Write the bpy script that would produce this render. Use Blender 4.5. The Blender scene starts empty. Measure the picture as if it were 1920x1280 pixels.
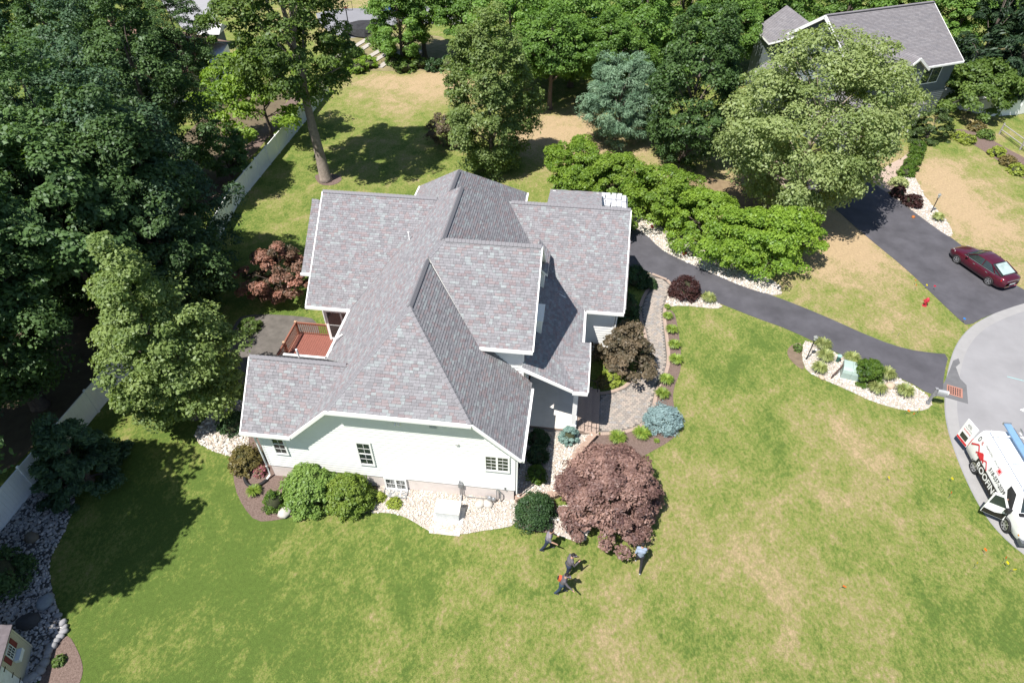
import bpy, math, random
import numpy as np
from mathutils import Vector, Matrix
random.seed(7); RNG = np.random.default_rng(7)
C = bpy.context.scene.collection
SC = bpy.context.scene
# ------------------------------------------------------------------ camera, sky, sun, exposure
FPX = 1195.6; PITCH = math.radians(42.6888); ROLL = math.radians(0.094); CAMH = 28.0
_fw = Vector((0, math.cos(PITCH), -math.sin(PITCH))); _r0 = Vector((1, 0, 0)); _u0 = _r0.cross(_fw)
_rt = math.cos(ROLL)*_r0 + math.sin(ROLL)*_u0; _up = -math.sin(ROLL)*_r0 + math.cos(ROLL)*_u0
cam = bpy.data.cameras.new('camera'); camo = bpy.data.objects.new('camera', cam); C.objects.link(camo)
cam.sensor_width = 36; cam.sensor_fit = 'HORIZONTAL'; cam.lens = FPX/1920*36; cam.clip_start = .5; cam.clip_end = 3000
m = Matrix((( _rt.x, _up.x, -_fw.x, 0), (_rt.y, _up.y, -_fw.y, 0), (_rt.z, _up.z, -_fw.z, CAMH), (0, 0, 0, 1)))
camo.matrix_world = m; SC.camera = camo
SUNV = Vector((-.386, -.356, 1)).normalized()            # towards the sun
w = bpy.data.worlds.new('World'); SC.world = w; w.use_nodes = True
nt = w.node_tree; bg = nt.nodes['Background']; sky = nt.nodes.new('ShaderNodeTexSky')
sky.sky_type = 'NISHITA'; sky.sun_disc = False; sky.sun_elevation = math.asin(SUNV.z)
sky.sun_rotation = math.atan2(SUNV.x, SUNV.y); sky.altitude = 100; sky.air_density = 1.0; sky.dust_density = .6
nt.links.new(sky.outputs[0], bg.inputs[0]); bg.inputs[1].default_value = .078
sl = bpy.data.lights.new('sun', 'SUN'); sl.energy = 5.0; sl.angle = math.radians(.53); sl.color = (1, .955, .89)
so = bpy.data.objects.new('sun', sl); C.objects.link(so); so.rotation_euler = SUNV.to_track_quat('Z', 'Y').to_euler()
so.location = (0, 0, 60)
SC.view_settings.view_transform = 'Standard'; SC.view_settings.look = 'None'
SC.view_settings.exposure = .77; SC.view_settings.gamma = 1; SC.view_settings.use_curve_mapping = False

def spot(px, py, z=0.0):
    """the point of the horizontal plane at height z that the photograph shows at (px, py)"""
    d = _fw*FPX + _rt*(px-960) - _up*(py-640); t = (z-CAMH)/d.z
    return Vector((d.x*t, d.y*t, z))
HO = spot(515, 892); HO = Vector((-12.5035, 19.9117, 0)); YAW = math.radians(-6.948)
def H2W(a, b, z=0): c, s = math.cos(YAW), math.sin(YAW); return Vector((HO.x+a*c-b*s, HO.y+a*s+b*c, z))
def W2H(p): c, s = math.cos(YAW), math.sin(YAW); q = p-HO; return (q.x*c+q.y*s, -q.x*s+q.y*c)

# ------------------------------------------------------------------ materials
MATS = {}
def mat(name, col, rough=.85, var=.12, scale=6., col2=None, bump=0., bscale=None, spec=.3, metal=0., tones=None, detail=6, objvar=0., trans=0., emit=None, coat=0):
    if name in MATS: return MATS[name]
    M = bpy.data.materials.new(name); M.use_nodes = True; nt = M.node_tree; N = nt.nodes; L = nt.links
    b = N['Principled BSDF']; b.inputs['Roughness'].default_value = rough; b.inputs['Metallic'].default_value = metal
    b.inputs['Specular IOR Level'].default_value = spec
    if coat: b.inputs['Coat Weight'].default_value = coat; b.inputs['Coat Roughness'].default_value = .06
    tc = N.new('ShaderNodeTexCoord'); no = N.new('ShaderNodeTexNoise'); no.inputs['Scale'].default_value = scale; no.inputs['Detail'].default_value = detail
    no.inputs['Roughness'].default_value = .62; L.new(tc.outputs['Object'], no.inputs['Vector'])
    r = N.new('ShaderNodeMapRange'); r.inputs['From Min'].default_value = .3; r.inputs['From Max'].default_value = .7; L.new(no.outputs['Fac'], r.inputs['Value'])
    if tones:
        at = N.new('ShaderNodeAttribute'); at.attribute_name = 'tone'; cr = N.new('ShaderNodeValToRGB'); cr.color_ramp.interpolation = 'CONSTANT' if len(tones[0]) == 2 else 'LINEAR'
        tn = [(t[0], t[1]) for t in tones]
        e = cr.color_ramp.elements; e[0].position = tn[0][0]; e[0].color = (*tn[0][1], 1); e[1].position = tn[1][0]; e[1].color = (*tn[1][1], 1)
        for p, c in tn[2:]: x = e.new(p); x.color = (*c, 1)
        src = at.outputs['Fac']
        if objvar:
            oi = N.new('ShaderNodeObjectInfo'); ad = N.new('ShaderNodeMath'); ad.operation = 'MULTIPLY_ADD'; ad.inputs[1].default_value = objvar; L.new(oi.outputs['Random'], ad.inputs[0]); L.new(at.outputs['Fac'], ad.inputs[2]); src = ad.outputs[0]
        L.new(src, cr.inputs['Fac']); base = cr.outputs['Color']
    else: base = None
    a = N.new('ShaderNodeMix'); a.data_type = 'RGBA'; L.new(r.outputs[0], a.inputs['Factor'])
    c2 = col2 or tuple(min(1, x*(1+var)) for x in col); c1 = col if col2 else tuple(x*(1-var) for x in col)
    if base is None:
        a.inputs[6].default_value = (*c1, 1); a.inputs[7].default_value = (*c2, 1)
    else:
        a.blend_type = 'MULTIPLY'; a.inputs['Factor'].default_value = 1; L.remove(a.inputs['Factor'].links[0]) if a.inputs['Factor'].links else None
        L.new(base, a.inputs[6]); g = N.new('ShaderNodeMapRange'); g.inputs['To Min'].default_value = 1-var; g.inputs['To Max'].default_value = 1+var; L.new(r.outputs[0], g.inputs['Value']); L.new(g.outputs[0], a.inputs[7])
    L.new(a.outputs[2], b.inputs['Base Color'])
    if bump:
        nb = N.new('ShaderNodeTexNoise'); nb.inputs['Scale'].default_value = bscale or scale*4; nb.inputs['Detail'].default_value = 5; L.new(tc.outputs['Object'], nb.inputs['Vector'])
        bu = N.new('ShaderNodeBump'); bu.inputs['Strength'].default_value = 1; bu.inputs['Distance'].default_value = bump; L.new(nb.outputs['Fac'], bu.inputs['Height']); L.new(bu.outputs[0], b.inputs['Normal'])
    if emit: b.inputs['Emission Color'].default_value = (*emit, 1); b.inputs['Emission Strength'].default_value = 1
    MATS[name] = M; return M

def leafmat(name, c_dark, c_light, trans=.3, rough=.5):
    """leaf: per-leaf tone between two greens, thin so light passes"""
    if name in MATS: return MATS[name]
    M = bpy.data.materials.new(name); M.use_nodes = True; nt = M.node_tree; N = nt.nodes; L = nt.links
    N.remove(N['Principled BSDF']); out = N['Material Output']
    at = N.new('ShaderNodeAttribute'); at.attribute_name = 'tone'
    mx = N.new('ShaderNodeMix'); mx.data_type = 'RGBA'; mx.inputs[6].default_value = (*c_dark, 1); mx.inputs[7].default_value = (*c_light, 1); L.new(at.outputs['Fac'], mx.inputs['Factor'])
    oi = N.new('ShaderNodeObjectInfo'); hs = N.new('ShaderNodeHueSaturation')
    mr = N.new('ShaderNodeMapRange'); mr.inputs['To Min'].default_value = .88; mr.inputs['To Max'].default_value = 1.12; L.new(oi.outputs['Random'], mr.inputs['Value']); L.new(mr.outputs[0], hs.inputs['Value']); L.new(mx.outputs[2], hs.inputs['Color'])
    d = N.new('ShaderNodeBsdfDiffuse'); L.new(hs.outputs[0], d.inputs[0])
    t = N.new('ShaderNodeBsdfTranslucent'); tm = N.new('ShaderNodeMix'); tm.data_type = 'RGBA'; tm.blend_type = 'MULTIPLY'; tm.inputs['Factor'].default_value = 1; tm.inputs[7].default_value = (1.5, 1.55, .45, 1); L.new(hs.outputs[0], tm.inputs[6]); L.new(tm.outputs[2], t.inputs[0])
    s1 = N.new('ShaderNodeMixShader'); s1.inputs[0].default_value = trans; L.new(d.outputs[0], s1.inputs[1]); L.new(t.outputs[0], s1.inputs[2])
    g = N.new('ShaderNodeBsdfGlossy'); g.inputs['Roughness'].default_value = rough; g.inputs[0].default_value = (.9, .95, 1, 1)
    s2 = N.new('ShaderNodeMixShader'); s2.inputs[0].default_value = .018; L.new(s1.outputs[0], s2.inputs[1]); L.new(g.outputs[0], s2.inputs[2]); L.new(s2.outputs[0], out.inputs[0])
    MATS[name] = M; return M

SHING = [(0, (.245, .228, .240)), (.34, (.215, .200, .212)), (.5, (.270, .252, .266)), (.66, (.275, .215, .218)), (.78, (.245, .185, .192)), (.86, (.268, .280, .284)), (.95, (.292, .308, .310))]
SHING = [(a, tuple(.87*(x*.75+(sum(b)/3)*.25)*k for x, k in zip(b, (.965, .995, 1.02)))) for a, b in SHING]
m_sh = mat('shingle_mix', (.25, .23, .24), .9, .16, 9, tones=SHING, bump=.002, bscale=160)
m_cap = mat('shingle_cap', (.20, .195, .21), .9, .15, 12, bump=.002, bscale=160)
m_under = mat('roof_felt', (.06, .06, .065), .9)
m_white = mat('white_trim', (.80, .80, .79), .5, .03, 3)
m_side = mat('white_vinyl_siding', (.76, .765, .75), .55, .03, 2)
m_found = mat('pale_foundation', (.64, .575, .54), .9, .07, 2.5, bump=.004)
m_glass = mat('window_glass', (.025, .035, .035), .06, .3, 2, spec=.8)
m_asph = mat('sealed_asphalt', (.072, .070, .080), .85, .24, .7, bump=.004, bscale=90)
m_road = mat('worn_street_asphalt', (.235, .232, .24), .9, .12, .4, bump=.004, bscale=60)
m_patch = mat('dark_asphalt_patch', (.12, .12, .125), .9, .15, 2)
m_conc = mat('concrete', (.52, .50, .47), .9, .08, 3)
m_mulch = mat('bark_mulch', (.10, .068, .056), .95, .5, 14, col2=(.20, .145, .125), bump=.04, bscale=22)
m_gravb = mat('gravel_bed_fines', (.30, .265, .235), .95, .3, 30, col2=(.48, .43, .39), bump=.02, bscale=40)
m_stone = mat('pale_river_stone', (.5, .45, .4), .85, .1, 20, tones=[(0, (.38, .335, .285)), (.2, (.50, .45, .385)), (.4, (.58, .54, .48)), (.6, (.42, .40, .37)), (.75, (.64, .61, .56)), (.9, (.46, .385, .32))])
m_gstone = mat('grey_river_stone', (.3, .3, .3), .85, .1, 20, tones=[(0, (.30, .30, .31)), (.3, (.40, .39, .39)), (.6, (.47, .45, .44)), (.8, (.34, .31, .29)), (.92, (.56, .54, .52))])
m_paver = mat('walk_paver', (.3, .27, .24), .9, .14, 14, tones=[(0, (.24, .215, .195)), (.25, (.285, .255, .225)), (.5, (.32, .275, .24)), (.7, (.26, .245, .235)), (.85, (.34, .29, .25))])
m_brd = mat('border_paver', (.36, .27, .225), .9, .14, 14, tones=[(0, (.34, .26, .215)), (.5, (.38, .285, .235)), (.8, (.31, .24, .21))])
m_bark = mat('grey_bark', (.13, .105, .09), .95, .3, 5, bump=.03, bscale=14)
m_wood = mat('red_deck_stain', (.25, .105, .07), .6, .12, 5)
m_board = mat('red_deck_board', (.22, .085, .065), .6, .1, 5)
m_black = mat('black_plastic', (.02, .02, .022), .5)
m_metal = mat('grey_metal', (.35, .36, .37), .4, .05, 4, metal=.6)
m_rubber = mat('tyre_rubber', (.025, .025, .025), .8)
m_rim = mat('wheel_rim', (.55, .56, .57), .25, .05, 4, metal=.8)
m_soil = mat('garden_soil', (.16, .12, .085), .95, .25, 3, bump=.03)

# ------------------------------------------------------------------ mesh building
class MB:
    def __init__(s): s.v = []; s.f = []; s.mi = []; s.t = []
    def add(s, vs, fs, mi=0, t=0.):
        n = len(s.v); s.v.extend(tuple(p) for p in vs)
        for f in fs: s.f.append([i+n for i in f]); s.mi.append(mi); s.t.append(t)
    def box(s, x0, x1, y0, y1, z0, z1, mi=0, t=0.):
        s.add([(x0,y0,z0),(x1,y0,z0),(x1,y1,z0),(x0,y1,z0),(x0,y0,z1),(x1,y0,z1),(x1,y1,z1),(x0,y1,z1)], [(0,3,2,1),(4,5,6,7),(0,1,5,4),(1,2,6,5),(2,3,7,6),(3,0,4,7)], mi, t)
    def obox(s, c, ax, ay, az, mi=0, t=0.):
        c = Vector(c); ax = Vector(ax); ay = Vector(ay); az = Vector(az); P = []
        for k in (-1, 1):
            for i, j in ((-1,-1),(1,-1),(1,1),(-1,1)): P.append(c+ax*i+ay*j+az*k)
        s.add(P, [(0,3,2,1),(4,5,6,7),(0,1,5,4),(1,2,6,5),(2,3,7,6),(3,0,4,7)], mi, t)
    def beam(s, p, q, w, h, mi=0, t=0.):
        p = Vector(p); q = Vector(q); d = (q-p); L = d.length; d.normalize(); sd = d.cross(Vector((0,0,1)))
        if sd.length < 1e-3: sd = Vector((1,0,0))
        sd.normalize(); u = sd.cross(d); s.obox((p+q)/2, d*L/2, sd*w/2, u*h/2, mi, t)
    def tube(s, pts, rad, n=6, mi=0, t=0., cap=True):
        pts = [Vector(p) for p in pts]; rings = []
        for i, p in enumerate(pts):
            d = (pts[min(i+1, len(pts)-1)]-pts[max(i-1, 0)]).normalized(); a = d.cross(Vector((0,0,1)))
            if a.length < .05: a = d.cross(Vector((1,0,0)))
            a.normalize(); b = d.cross(a); r = rad[i] if isinstance(rad, (list, tuple)) else rad
            rings.append([p+(a*math.cos(2*math.pi*k/n)+b*math.sin(2*math.pi*k/n))*r for k in range(n)])
        vs = [x for r in rings for x in r]; fs = []
        for i in range(len(pts)-1):
            for k in range(n): fs.append((i*n+k, i*n+(k+1)%n, (i+1)*n+(k+1)%n, (i+1)*n+k))
        if cap: fs.append(tuple(range(n))[::-1]); fs.append(tuple((len(pts)-1)*n+k for k in range(n)))
        s.add(vs, fs, mi, t)
    def prism(s, poly, z0, z1, mi=0, t=0., side=None, top=True, bottom=True):
        n = len(poly); z = (lambda p: z1) if not callable(z1) else z1; zb = (lambda p: z0) if not callable(z0) else z0
        vs = [(p[0], p[1], zb(p)) for p in poly]+[(p[0], p[1], z(p)) for p in poly]
        if top: s.add(vs, [tuple(range(n, 2*n))], mi, t)
        s.add(vs, ([tuple(range(n))[::-1]] if bottom else [])+[(i, (i+1)%n, n+(i+1)%n, n+i) for i in range(n)], side if side is not None else mi, t)
    def ell(s, c, r, nu=10, nv=7, mi=0, t=0., jit=0.):
        vs = [(c[0], c[1], c[2]+r[2])]; 
        for j in range(1, nv):
            th = math.pi*j/nv
            for i in range(nu):
                ph = 2*math.pi*i/nu; k = 1+random.uniform(-jit, jit)
                vs.append((c[0]+k*r[0]*math.sin(th)*math.cos(ph), c[1]+k*r[1]*math.sin(th)*math.sin(ph), c[2]+k*r[2]*math.cos(th)))
        vs.append((c[0], c[1], c[2]-r[2])); fs = [(0, 1+i, 1+(i+1)%nu) for i in range(nu)]
        for j in range(nv-2):
            for i in range(nu): a = 1+j*nu; fs.append((a+i, a+nu+i, a+nu+(i+1)%nu, a+(i+1)%nu))
        a = 1+(nv-2)*nu; fs += [(a+i, len(vs)-1, a+(i+1)%nu) for i in range(nu)]
        s.add(vs, fs, mi, t)
    def obj(s, name, mats, parent=None, smooth=False, kind=None):
        me = bpy.data.meshes.new(name); me.from_pydata(s.v, [], s.f)
        for mm in (mats if isinstance(mats, (list, tuple)) else [mats]): me.materials.append(mm)
        me.polygons.foreach_set('material_index', s.mi)
        if any(s.t): a = me.attributes.new('tone', 'FLOAT', 'FACE'); a.data.foreach_set('value', s.t)
        if smooth: me.polygons.foreach_set('use_smooth', [True]*len(s.f))
        me.update(); o = bpy.data.objects.new(name, me); C.objects.link(o)
        if parent: o.parent = parent
        if kind: o['kind'] = kind
        return o
def tag(o, label=None, cat=None, group=None, kind=None):
    if label: o['label'] = label
    if cat: o['category'] = cat
    if group: o['group'] = group
    if kind: o['kind'] = kind
    return o
def thing(name, label, cat, loc=(0,0,0), rz=0, group=None):
    o = bpy.data.objects.new(name, None); C.objects.link(o); o.location = loc; o.rotation_euler = (0,0,rz); o.empty_display_size = .2
    return tag(o, label, cat, group)
def copy_tree(o, parent=None):
    c = o.copy(); C.objects.link(c); c.parent = parent
    for ch in KIDS.get(o.name, []): copy_tree(ch, c)
    return c
KIDS = {}
def kid(p, c): KIDS.setdefault(p.name, []).append(c); return c
def dup(o, loc, rz=0., sc=1., label=None, group=None):
    c = o.copy(); C.objects.link(c)
    for ch in KIDS.get(o.name, []):
        k = ch.copy(); C.objects.link(k); k.parent = c
        for g in KIDS.get(ch.name, []): q = g.copy(); C.objects.link(q); q.parent = k
    c.location = loc; c.rotation_euler = (0,0,rz); c.scale = (sc,)*3 if not isinstance(sc, tuple) else sc
    if label: c['label'] = label
    if group: c['group'] = group
    return c
def chaikin(P, n=2, closed=True):
    for _ in range(n):
        Q = []
        for i in range(len(P) if closed else len(P)-1):
            a, b = P[i], P[(i+1)%len(P)]; Q += [a*.75+b*.25, a*.25+b*.75]
        if not closed: Q = [P[0]]+Q+[P[-1]]
        P = Q
    return P
def gpoly(px, n=2): return chaikin([spot(*p) for p in px], n)
def flat(name, px, z, m, n=2, kind='structure', label=None):
    P = gpoly(px, n); b = MB(); b.prism(P, z-.3, z, bottom=False); o = b.obj(name, m, kind=kind)
    if label: o['label'] = label
    return o, [(p.x, p.y) for p in P]
def inpoly(P, x, y):
    x = np.asarray(x); y = np.asarray(y); r = np.zeros(x.shape, bool); n = len(P)
    for i in range(n):
        x1, y1 = P[i]; x2, y2 = P[(i+1)%n]
        c = ((y1 > y) != (y2 > y)) & (x < (x2-x1)*(y-y1)/((y2-y1) or 1e-9)+x1); r ^= c
    return r
def clip_convex(sub, clip):
    """Sutherland-Hodgman; clip is convex counter-clockwise"""
    out = sub
    for i in range(len(clip)):
        a = clip[i]; b = clip[(i+1)%len(clip)]; ex, ey = b[0]-a[0], b[1]-a[1]; inp = out; out = []
        if not inp: return []
        def sd(p): return ex*(p[1]-a[1])-ey*(p[0]-a[0])
        for j in range(len(inp)):
            p, q = inp[j-1], inp[j]; sp, sq = sd(p), sd(q)
            if (sp >= 0) != (sq >= 0):
                t = sp/(sp-sq); out.append((p[0]+(q[0]-p[0])*t, p[1]+(q[1]-p[1])*t))
            if sq >= 0: out.append(q)
    return out
def area(P): return .5*sum(P[i][0]*P[(i+1)%len(P)][1]-P[(i+1)%len(P)][0]*P[i][1] for i in range(len(P)))
def ccw(P): return P if area(P) > 0 else P[::-1]
def fastmesh(name, V, k, tone=None, mi=None):
    """V: (n*k,3) vertices, faces of k corners each, no sharing"""
    n = len(V)//k; me = bpy.data.meshes.new(name); me.vertices.add(n*k); me.vertices.foreach_set('co', np.ascontiguousarray(V, np.float32).ravel())
    me.loops.add(n*k); me.loops.foreach_set('vertex_index', np.arange(n*k, dtype=np.int32)); me.polygons.add(n)
    me.polygons.foreach_set('loop_start', np.arange(0, n*k, k, dtype=np.int32)); 
    if tone is not None: a = me.attributes.new('tone', 'FLOAT', 'FACE'); a.data.foreach_set('value', np.ascontiguousarray(tone, np.float32))
    me.update(calc_edges=True); return me
# ------------------------------------------------------------------ ground
def grass_mat():
    M = bpy.data.materials.new('lawn_grass'); M.use_nodes = True; nt = M.node_tree; N = nt.nodes; L = nt.links; b = N['Principled BSDF']
    b.inputs['Roughness'].default_value = .9; b.inputs['Specular IOR Level'].default_value = .15
    tc = N.new('ShaderNodeTexCoord'); at = N.new('ShaderNodeAttribute'); at.attribute_name = 'dry'
    mpp = N.new('ShaderNodeMapping'); mpp.inputs['Rotation'].default_value = (0, 0, math.radians(-35)); mpp.inputs['Scale'].default_value = (1, .68, 1); L.new(tc.outputs['Object'], mpp.inputs[0])
    def noise(s, d=6, r=.6, dist=0., st=False):
        n = N.new('ShaderNodeTexNoise'); n.inputs['Scale'].default_value = s; n.inputs['Detail'].default_value = d; n.inputs['Roughness'].default_value = r; n.inputs['Distortion'].default_value = dist; L.new((mpp if st else tc).outputs['Vector' if st else 'Object'], n.inputs['Vector']); return n.outputs['Fac']
    def mad(a, k, c):
        n = N.new('ShaderNodeMath'); n.operation = 'MULTIPLY_ADD'; L.new(a, n.inputs[0]); n.inputs[1].default_value = k
        if isinstance(c, float): n.inputs[2].default_value = c
        else: L.new(c, n.inputs[2])
        return n.outputs[0]
    a = mad(noise(.30, 5, .6, .6), 1.5, -.72); c = mad(noise(1.5, 6, .75, 0., True), 1.5, -.75); d = mad(noise(7, 4, .75, 0., True), 1.7, -.85); e = mad(noise(32, 3, .7), .5, -.25)
    s = N.new('ShaderNodeMath'); s.operation = 'ADD'; L.new(a, s.inputs[0]); L.new(c, s.inputs[1])
    s2 = N.new('ShaderNodeMath'); s2.operation = 'ADD'; L.new(s.outputs[0], s2.inputs[0]); L.new(at.outputs['Fac'], s2.inputs[1])
    s3 = N.new('ShaderNodeMath'); s3.operation = 'ADD'; L.new(s2.outputs[0], s3.inputs[0]); L.new(d, s3.inputs[1])
    cr = N.new('ShaderNodeValToRGB'); L.new(s3.outputs[0], cr.inputs['Fac']); e0 = cr.color_ramp.elements
    cols = [(0., (.085, .132, .026)), (.22, (.142, .182, .040)), (.45, (.200, .210, .064)), (.68, (.262, .225, .105)), (1., (.370, .275, .165))]
    e0[0].position = 0; e0[0].color = (*cols[0][1], 1); e0[1].position = 1; e0[1].color = (*cols[-1][1], 1)
    for p, col in cols[1:-1]: x = e0.new(p); x.color = (*col, 1)
    # blades: fine light / dark grain, and mowing stripes
    g = N.new('ShaderNodeMapRange'); g.inputs['From Min'].default_value = .25; g.inputs['From Max'].default_value = .75; g.inputs['To Min'].default_value = .58; g.inputs['To Max'].default_value = 1.42; L.new(noise(26, 4, .75), g.inputs['Value'])
    g2 = N.new('ShaderNodeMapRange'); g2.inputs['From Min'].default_value = .3; g2.inputs['From Max'].default_value = .7; g2.inputs['To Min'].default_value = .82; g2.inputs['To Max'].default_value = 1.16; L.new(noise(5.5, 4, .7), g2.inputs['Value'])
    wv = N.new('ShaderNodeTexWave'); wv.inputs['Scale'].default_value = .29; wv.inputs['Distortion'].default_value = .8; wv.inputs['Detail'].default_value = 2
    mp = N.new('ShaderNodeMapping'); mp.inputs['Rotation'].default_value = (0, 0, math.radians(58)); L.new(tc.outputs['Object'], mp.inputs[0]); L.new(mp.outputs[0], wv.inputs[0])
    g3 = N.new('ShaderNodeMapRange'); g3.inputs['To Min'].default_value = .985; g3.inputs['To Max'].default_value = 1.012; L.new(wv.outputs['Fac'], g3.inputs['Value'])
    mm = N.new('ShaderNodeMath'); mm.operation = 'MULTIPLY'; L.new(g.outputs[0], mm.inputs[0]); L.new(g2.outputs[0], mm.inputs[1])
    m3 = N.new('ShaderNodeMath'); m3.operation = 'MULTIPLY'; L.new(mm.outputs[0], m3.inputs[0]); L.new(g3.outputs[0], m3.inputs[1])
    mx = N.new('ShaderNodeMix'); mx.data_type = 'RGBA'; mx.blend_type = 'MULTIPLY'; mx.inputs['Factor'].default_value = 1; L.new(cr.outputs['Color'], mx.inputs[6]); L.new(m3.outputs[0], mx.inputs[7]); L.new(mx.outputs[2], b.inputs['Base Color'])
    bu = N.new('ShaderNodeBump'); bu.inputs['Distance'].default_value = .05; L.new(noise(22, 5, .8), bu.inputs['Height']); L.new(bu.outputs[0], b.inputs['Normal'])
    return M
m_grass = grass_mat()
def soft(a, b, n): return list(np.linspace(a, b, n))
gx = np.array(soft(-1500, -110, 12)[:-1]+soft(-110, 110, 260)+soft(110, 1500, 12)[1:]); gy = np.array(soft(-600, -15, 8)[:-1]+soft(-15, 150, 220)+soft(150, 2500, 14)[1:])
X, Y = np.meshgrid(gx, gy); V = np.stack([X.ravel(), Y.ravel(), np.zeros(X.size)], 1)
nx, ny = len(gx), len(gy); I = np.arange(nx*ny).reshape(ny, nx)
F = np.stack([I[:-1, :-1].ravel(), I[:-1, 1:].ravel(), I[1:, 1:].ravel(), I[1:, :-1].ravel()], 1)
me = bpy.data.meshes.new('lawn'); me.from_pydata(V.tolist(), [], F.tolist()); me.materials.append(m_grass)
dry = .215-.09/(1+np.exp((V[:,0]+6)/3.))*(V[:,1] < 45)
for px, py, r, a in [(770,165,7,.58),(860,150,6,.36),(640,150,5,.15),(1060,235,6,.62),(1000,260,4,.4),(1180,300,8,.4),(690,300,6,.10),(1400,380,7,.5),(1545,435,5,.7),(1500,400,5,.3),(1620,500,4,.35),(1480,520,5,.3),
        (1760,335,4.5,.75),(1800,400,4,.4),(1880,470,6,.4),(1850,430,6,.15),(1740,250,3,-.2),(1700,610,3,.35),(1640,600,3,-.05),(1820,250,9,.25),(1870,120,10,.4),
        (1310,860,3.5,.14),(1380,1000,4,.08),(1450,1100,4,.06),(1560,830,3,.18),(1500,960,4,.06),(1330,1120,4,.08),(1270,960,1.2,.2),(1650,900,3,.18),(1700,1050,4,.2),(1540,760,3,.12),
        (900,1000,1.6,.28),(600,1010,3,.10),(1150,1130,2.5,.18),(1700,830,2.5,.2),(1060,1200,3,.12),(1330,600,2.5,.15),(1600,680,2.5,-.25),(1450,640,3,-.1),(300,1150,5,-.22),(450,1000,2.5,-.18),(300,860,3,-.15),
        (700,1150,5,-.08),(1850,1150,4,-.12),(1660,990,2,-.2),(1430,860,2,-.15),(1250,700,2.5,-.02),(640,20,12,.5),(340,150,10,.3),(500,380,5,.05),(1500,1200,5,.15),(900,1250,3,.1)]:
    p = spot(px, py); dry += a*np.exp(-((V[:,0]-p.x)**2+(V[:,1]-p.y)**2)/(r*r))
a = me.attributes.new('dry', 'FLOAT', 'POINT'); a.data.foreach_set('value', dry.astype(np.float32))
me.update(); lawn = bpy.data.objects.new('lawn', me); C.objects.link(lawn); lawn['kind'] = 'structure'

# street, driveways, beds (each sheet a few mm above the one below)
flat('street', [(1920,567),(1870,584),(1822,609),(1792,643),(1777,690),(1770,740),(1772,790),(1790,850),(1822,925),(1862,990),(1925,1046),(2050,1120),(2260,1150),(2500,1060),(2600,800),(2400,620),(2200,560),(2050,548)], .012, m_road, 2)
m_gut = mat('street_edge_strip', (.268, .263, .262), .9, .07, 1.2, bump=.004, bscale=60)
def ribbon(pts, w, z, name, m, kind='structure', parent=None):
    b = MB(); P = chaikin([spot(*p) for p in pts], 2, False); L_ = []; R_ = []
    for i, p in enumerate(P):
        d = (P[min(i+1, len(P)-1)]-P[max(i-1, 0)]).normalized(); n = Vector((-d.y, d.x, 0)); L_.append(p+n*w[0]); R_.append(p+n*w[1])
    for i in range(len(P)-1): b.add([(q.x, q.y, z) for q in (L_[i], L_[i+1], R_[i+1], R_[i])], [(0,1,2,3)])
    return b.obj(name, m, parent, kind=kind)
ribbon([(1950,561),(1870,586),(1824,611),(1795,645),(1781,690),(1774,740),(1776,790),(1794,850),(1826,925),(1866,990),(1929,1046)], (-.05, .55), .0165, 'gutter_strip', m_gut)
flat('driveway', [(1100,418),(1185,421),(1212,436),(1235,462),(1262,478),(1320,503),(1400,538),(1465,560),(1540,590),(1640,635),(1700,655),(1750,662),(1779,664),(1770,700),(1767,738),(1746,741),(1700,713),(1640,692),(1570,662),(1480,618),(1420,597),(1360,573),(1330,562),(1262,533),(1206,509),(1190,500),(1100,500)], .018, m_asph, 1)
flat('neighbour_driveway', [(1500,345),(1562,388),(1620,440),(1700,505),(1752,555),(1797,598),(1815,612),(1850,592),(1920,568),(1960,560),(1920,545),(1860,505),(1790,450),(1700,386),(1640,345),(1600,312),(1540,290)], .018, m_asph, 1)
flat('far_driveway', [(288,-20),(400,-20),(398,20),(420,58),(350,62),(320,30)], .018, mat('far_driveway_asphalt', (.27,.27,.28), .9, .08, .5), 1)
flat('far_road', [(590,18),(760,14),(900,10),(900,45),(720,44),(700,70),(640,72),(600,50)], .018, mat('far_road_asphalt', (.2,.2,.215), .9, .08, .5), 1)
flat('storm_drain_patch', [(1758,741),(1815,757),(1812,722),(1800,710),(1792,688),(1800,681),(1797,672),(1787,676),(1776,705)], .017, m_patch, 0)
GR = {}
def bed(name, px, m=m_gravb, z=.02, n=2): o, P = flat(name, px, z, m, n); GR[name] = P; return P
bed('driveway_gravel_strip', [(1185,397),(1235,425),(1290,447),(1350,478),(1420,512),(1462,533),(1466,558),(1400,541),(1320,506),(1262,481),(1237,466),(1212,440),(1185,424)], z=.024, n=1)
bed('island_gravel_bed', [(1507,638),(1503,670),(1512,697),(1545,712),(1590,731),(1640,755),(1700,771),(1738,769),(1750,755),(1735,738),(1697,714),(1640,694),(1568,663),(1520,642)], n=1)
bed('corner_gravel_bed', [(1243,580),(1262,573),(1300,574),(1343,580),(1358,573),(1318,558),(1285,545),(1258,534),(1250,560)], n=1)
bed('bare_dirt_patch', [(1504,640),(1480,648),(1474,664),(1490,684),(1510,696),(1503,670)], m_soil, .016)
bed('daylily_mulch_bed', [(1240,584),(1264,580),(1272,620),(1277,660),(1277,695),(1262,728),(1262,760),(1278,800),(1262,824),(1215,850),(1175,872),(1150,920),(1060,900),(1080,850),(1112,812),(1160,812),(1196,800),(1218,778),(1232,728),(1246,700),(1252,660),(1246,620)], m_mulch, .016)
bed('front_mulch_bed', [(436,870),(440,915),(456,950),(480,978),(520,975),(560,965),(640,960),(700,962),(720,930),(716,860),(600,820),(470,800)], m_mulch, .016, 1)
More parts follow.
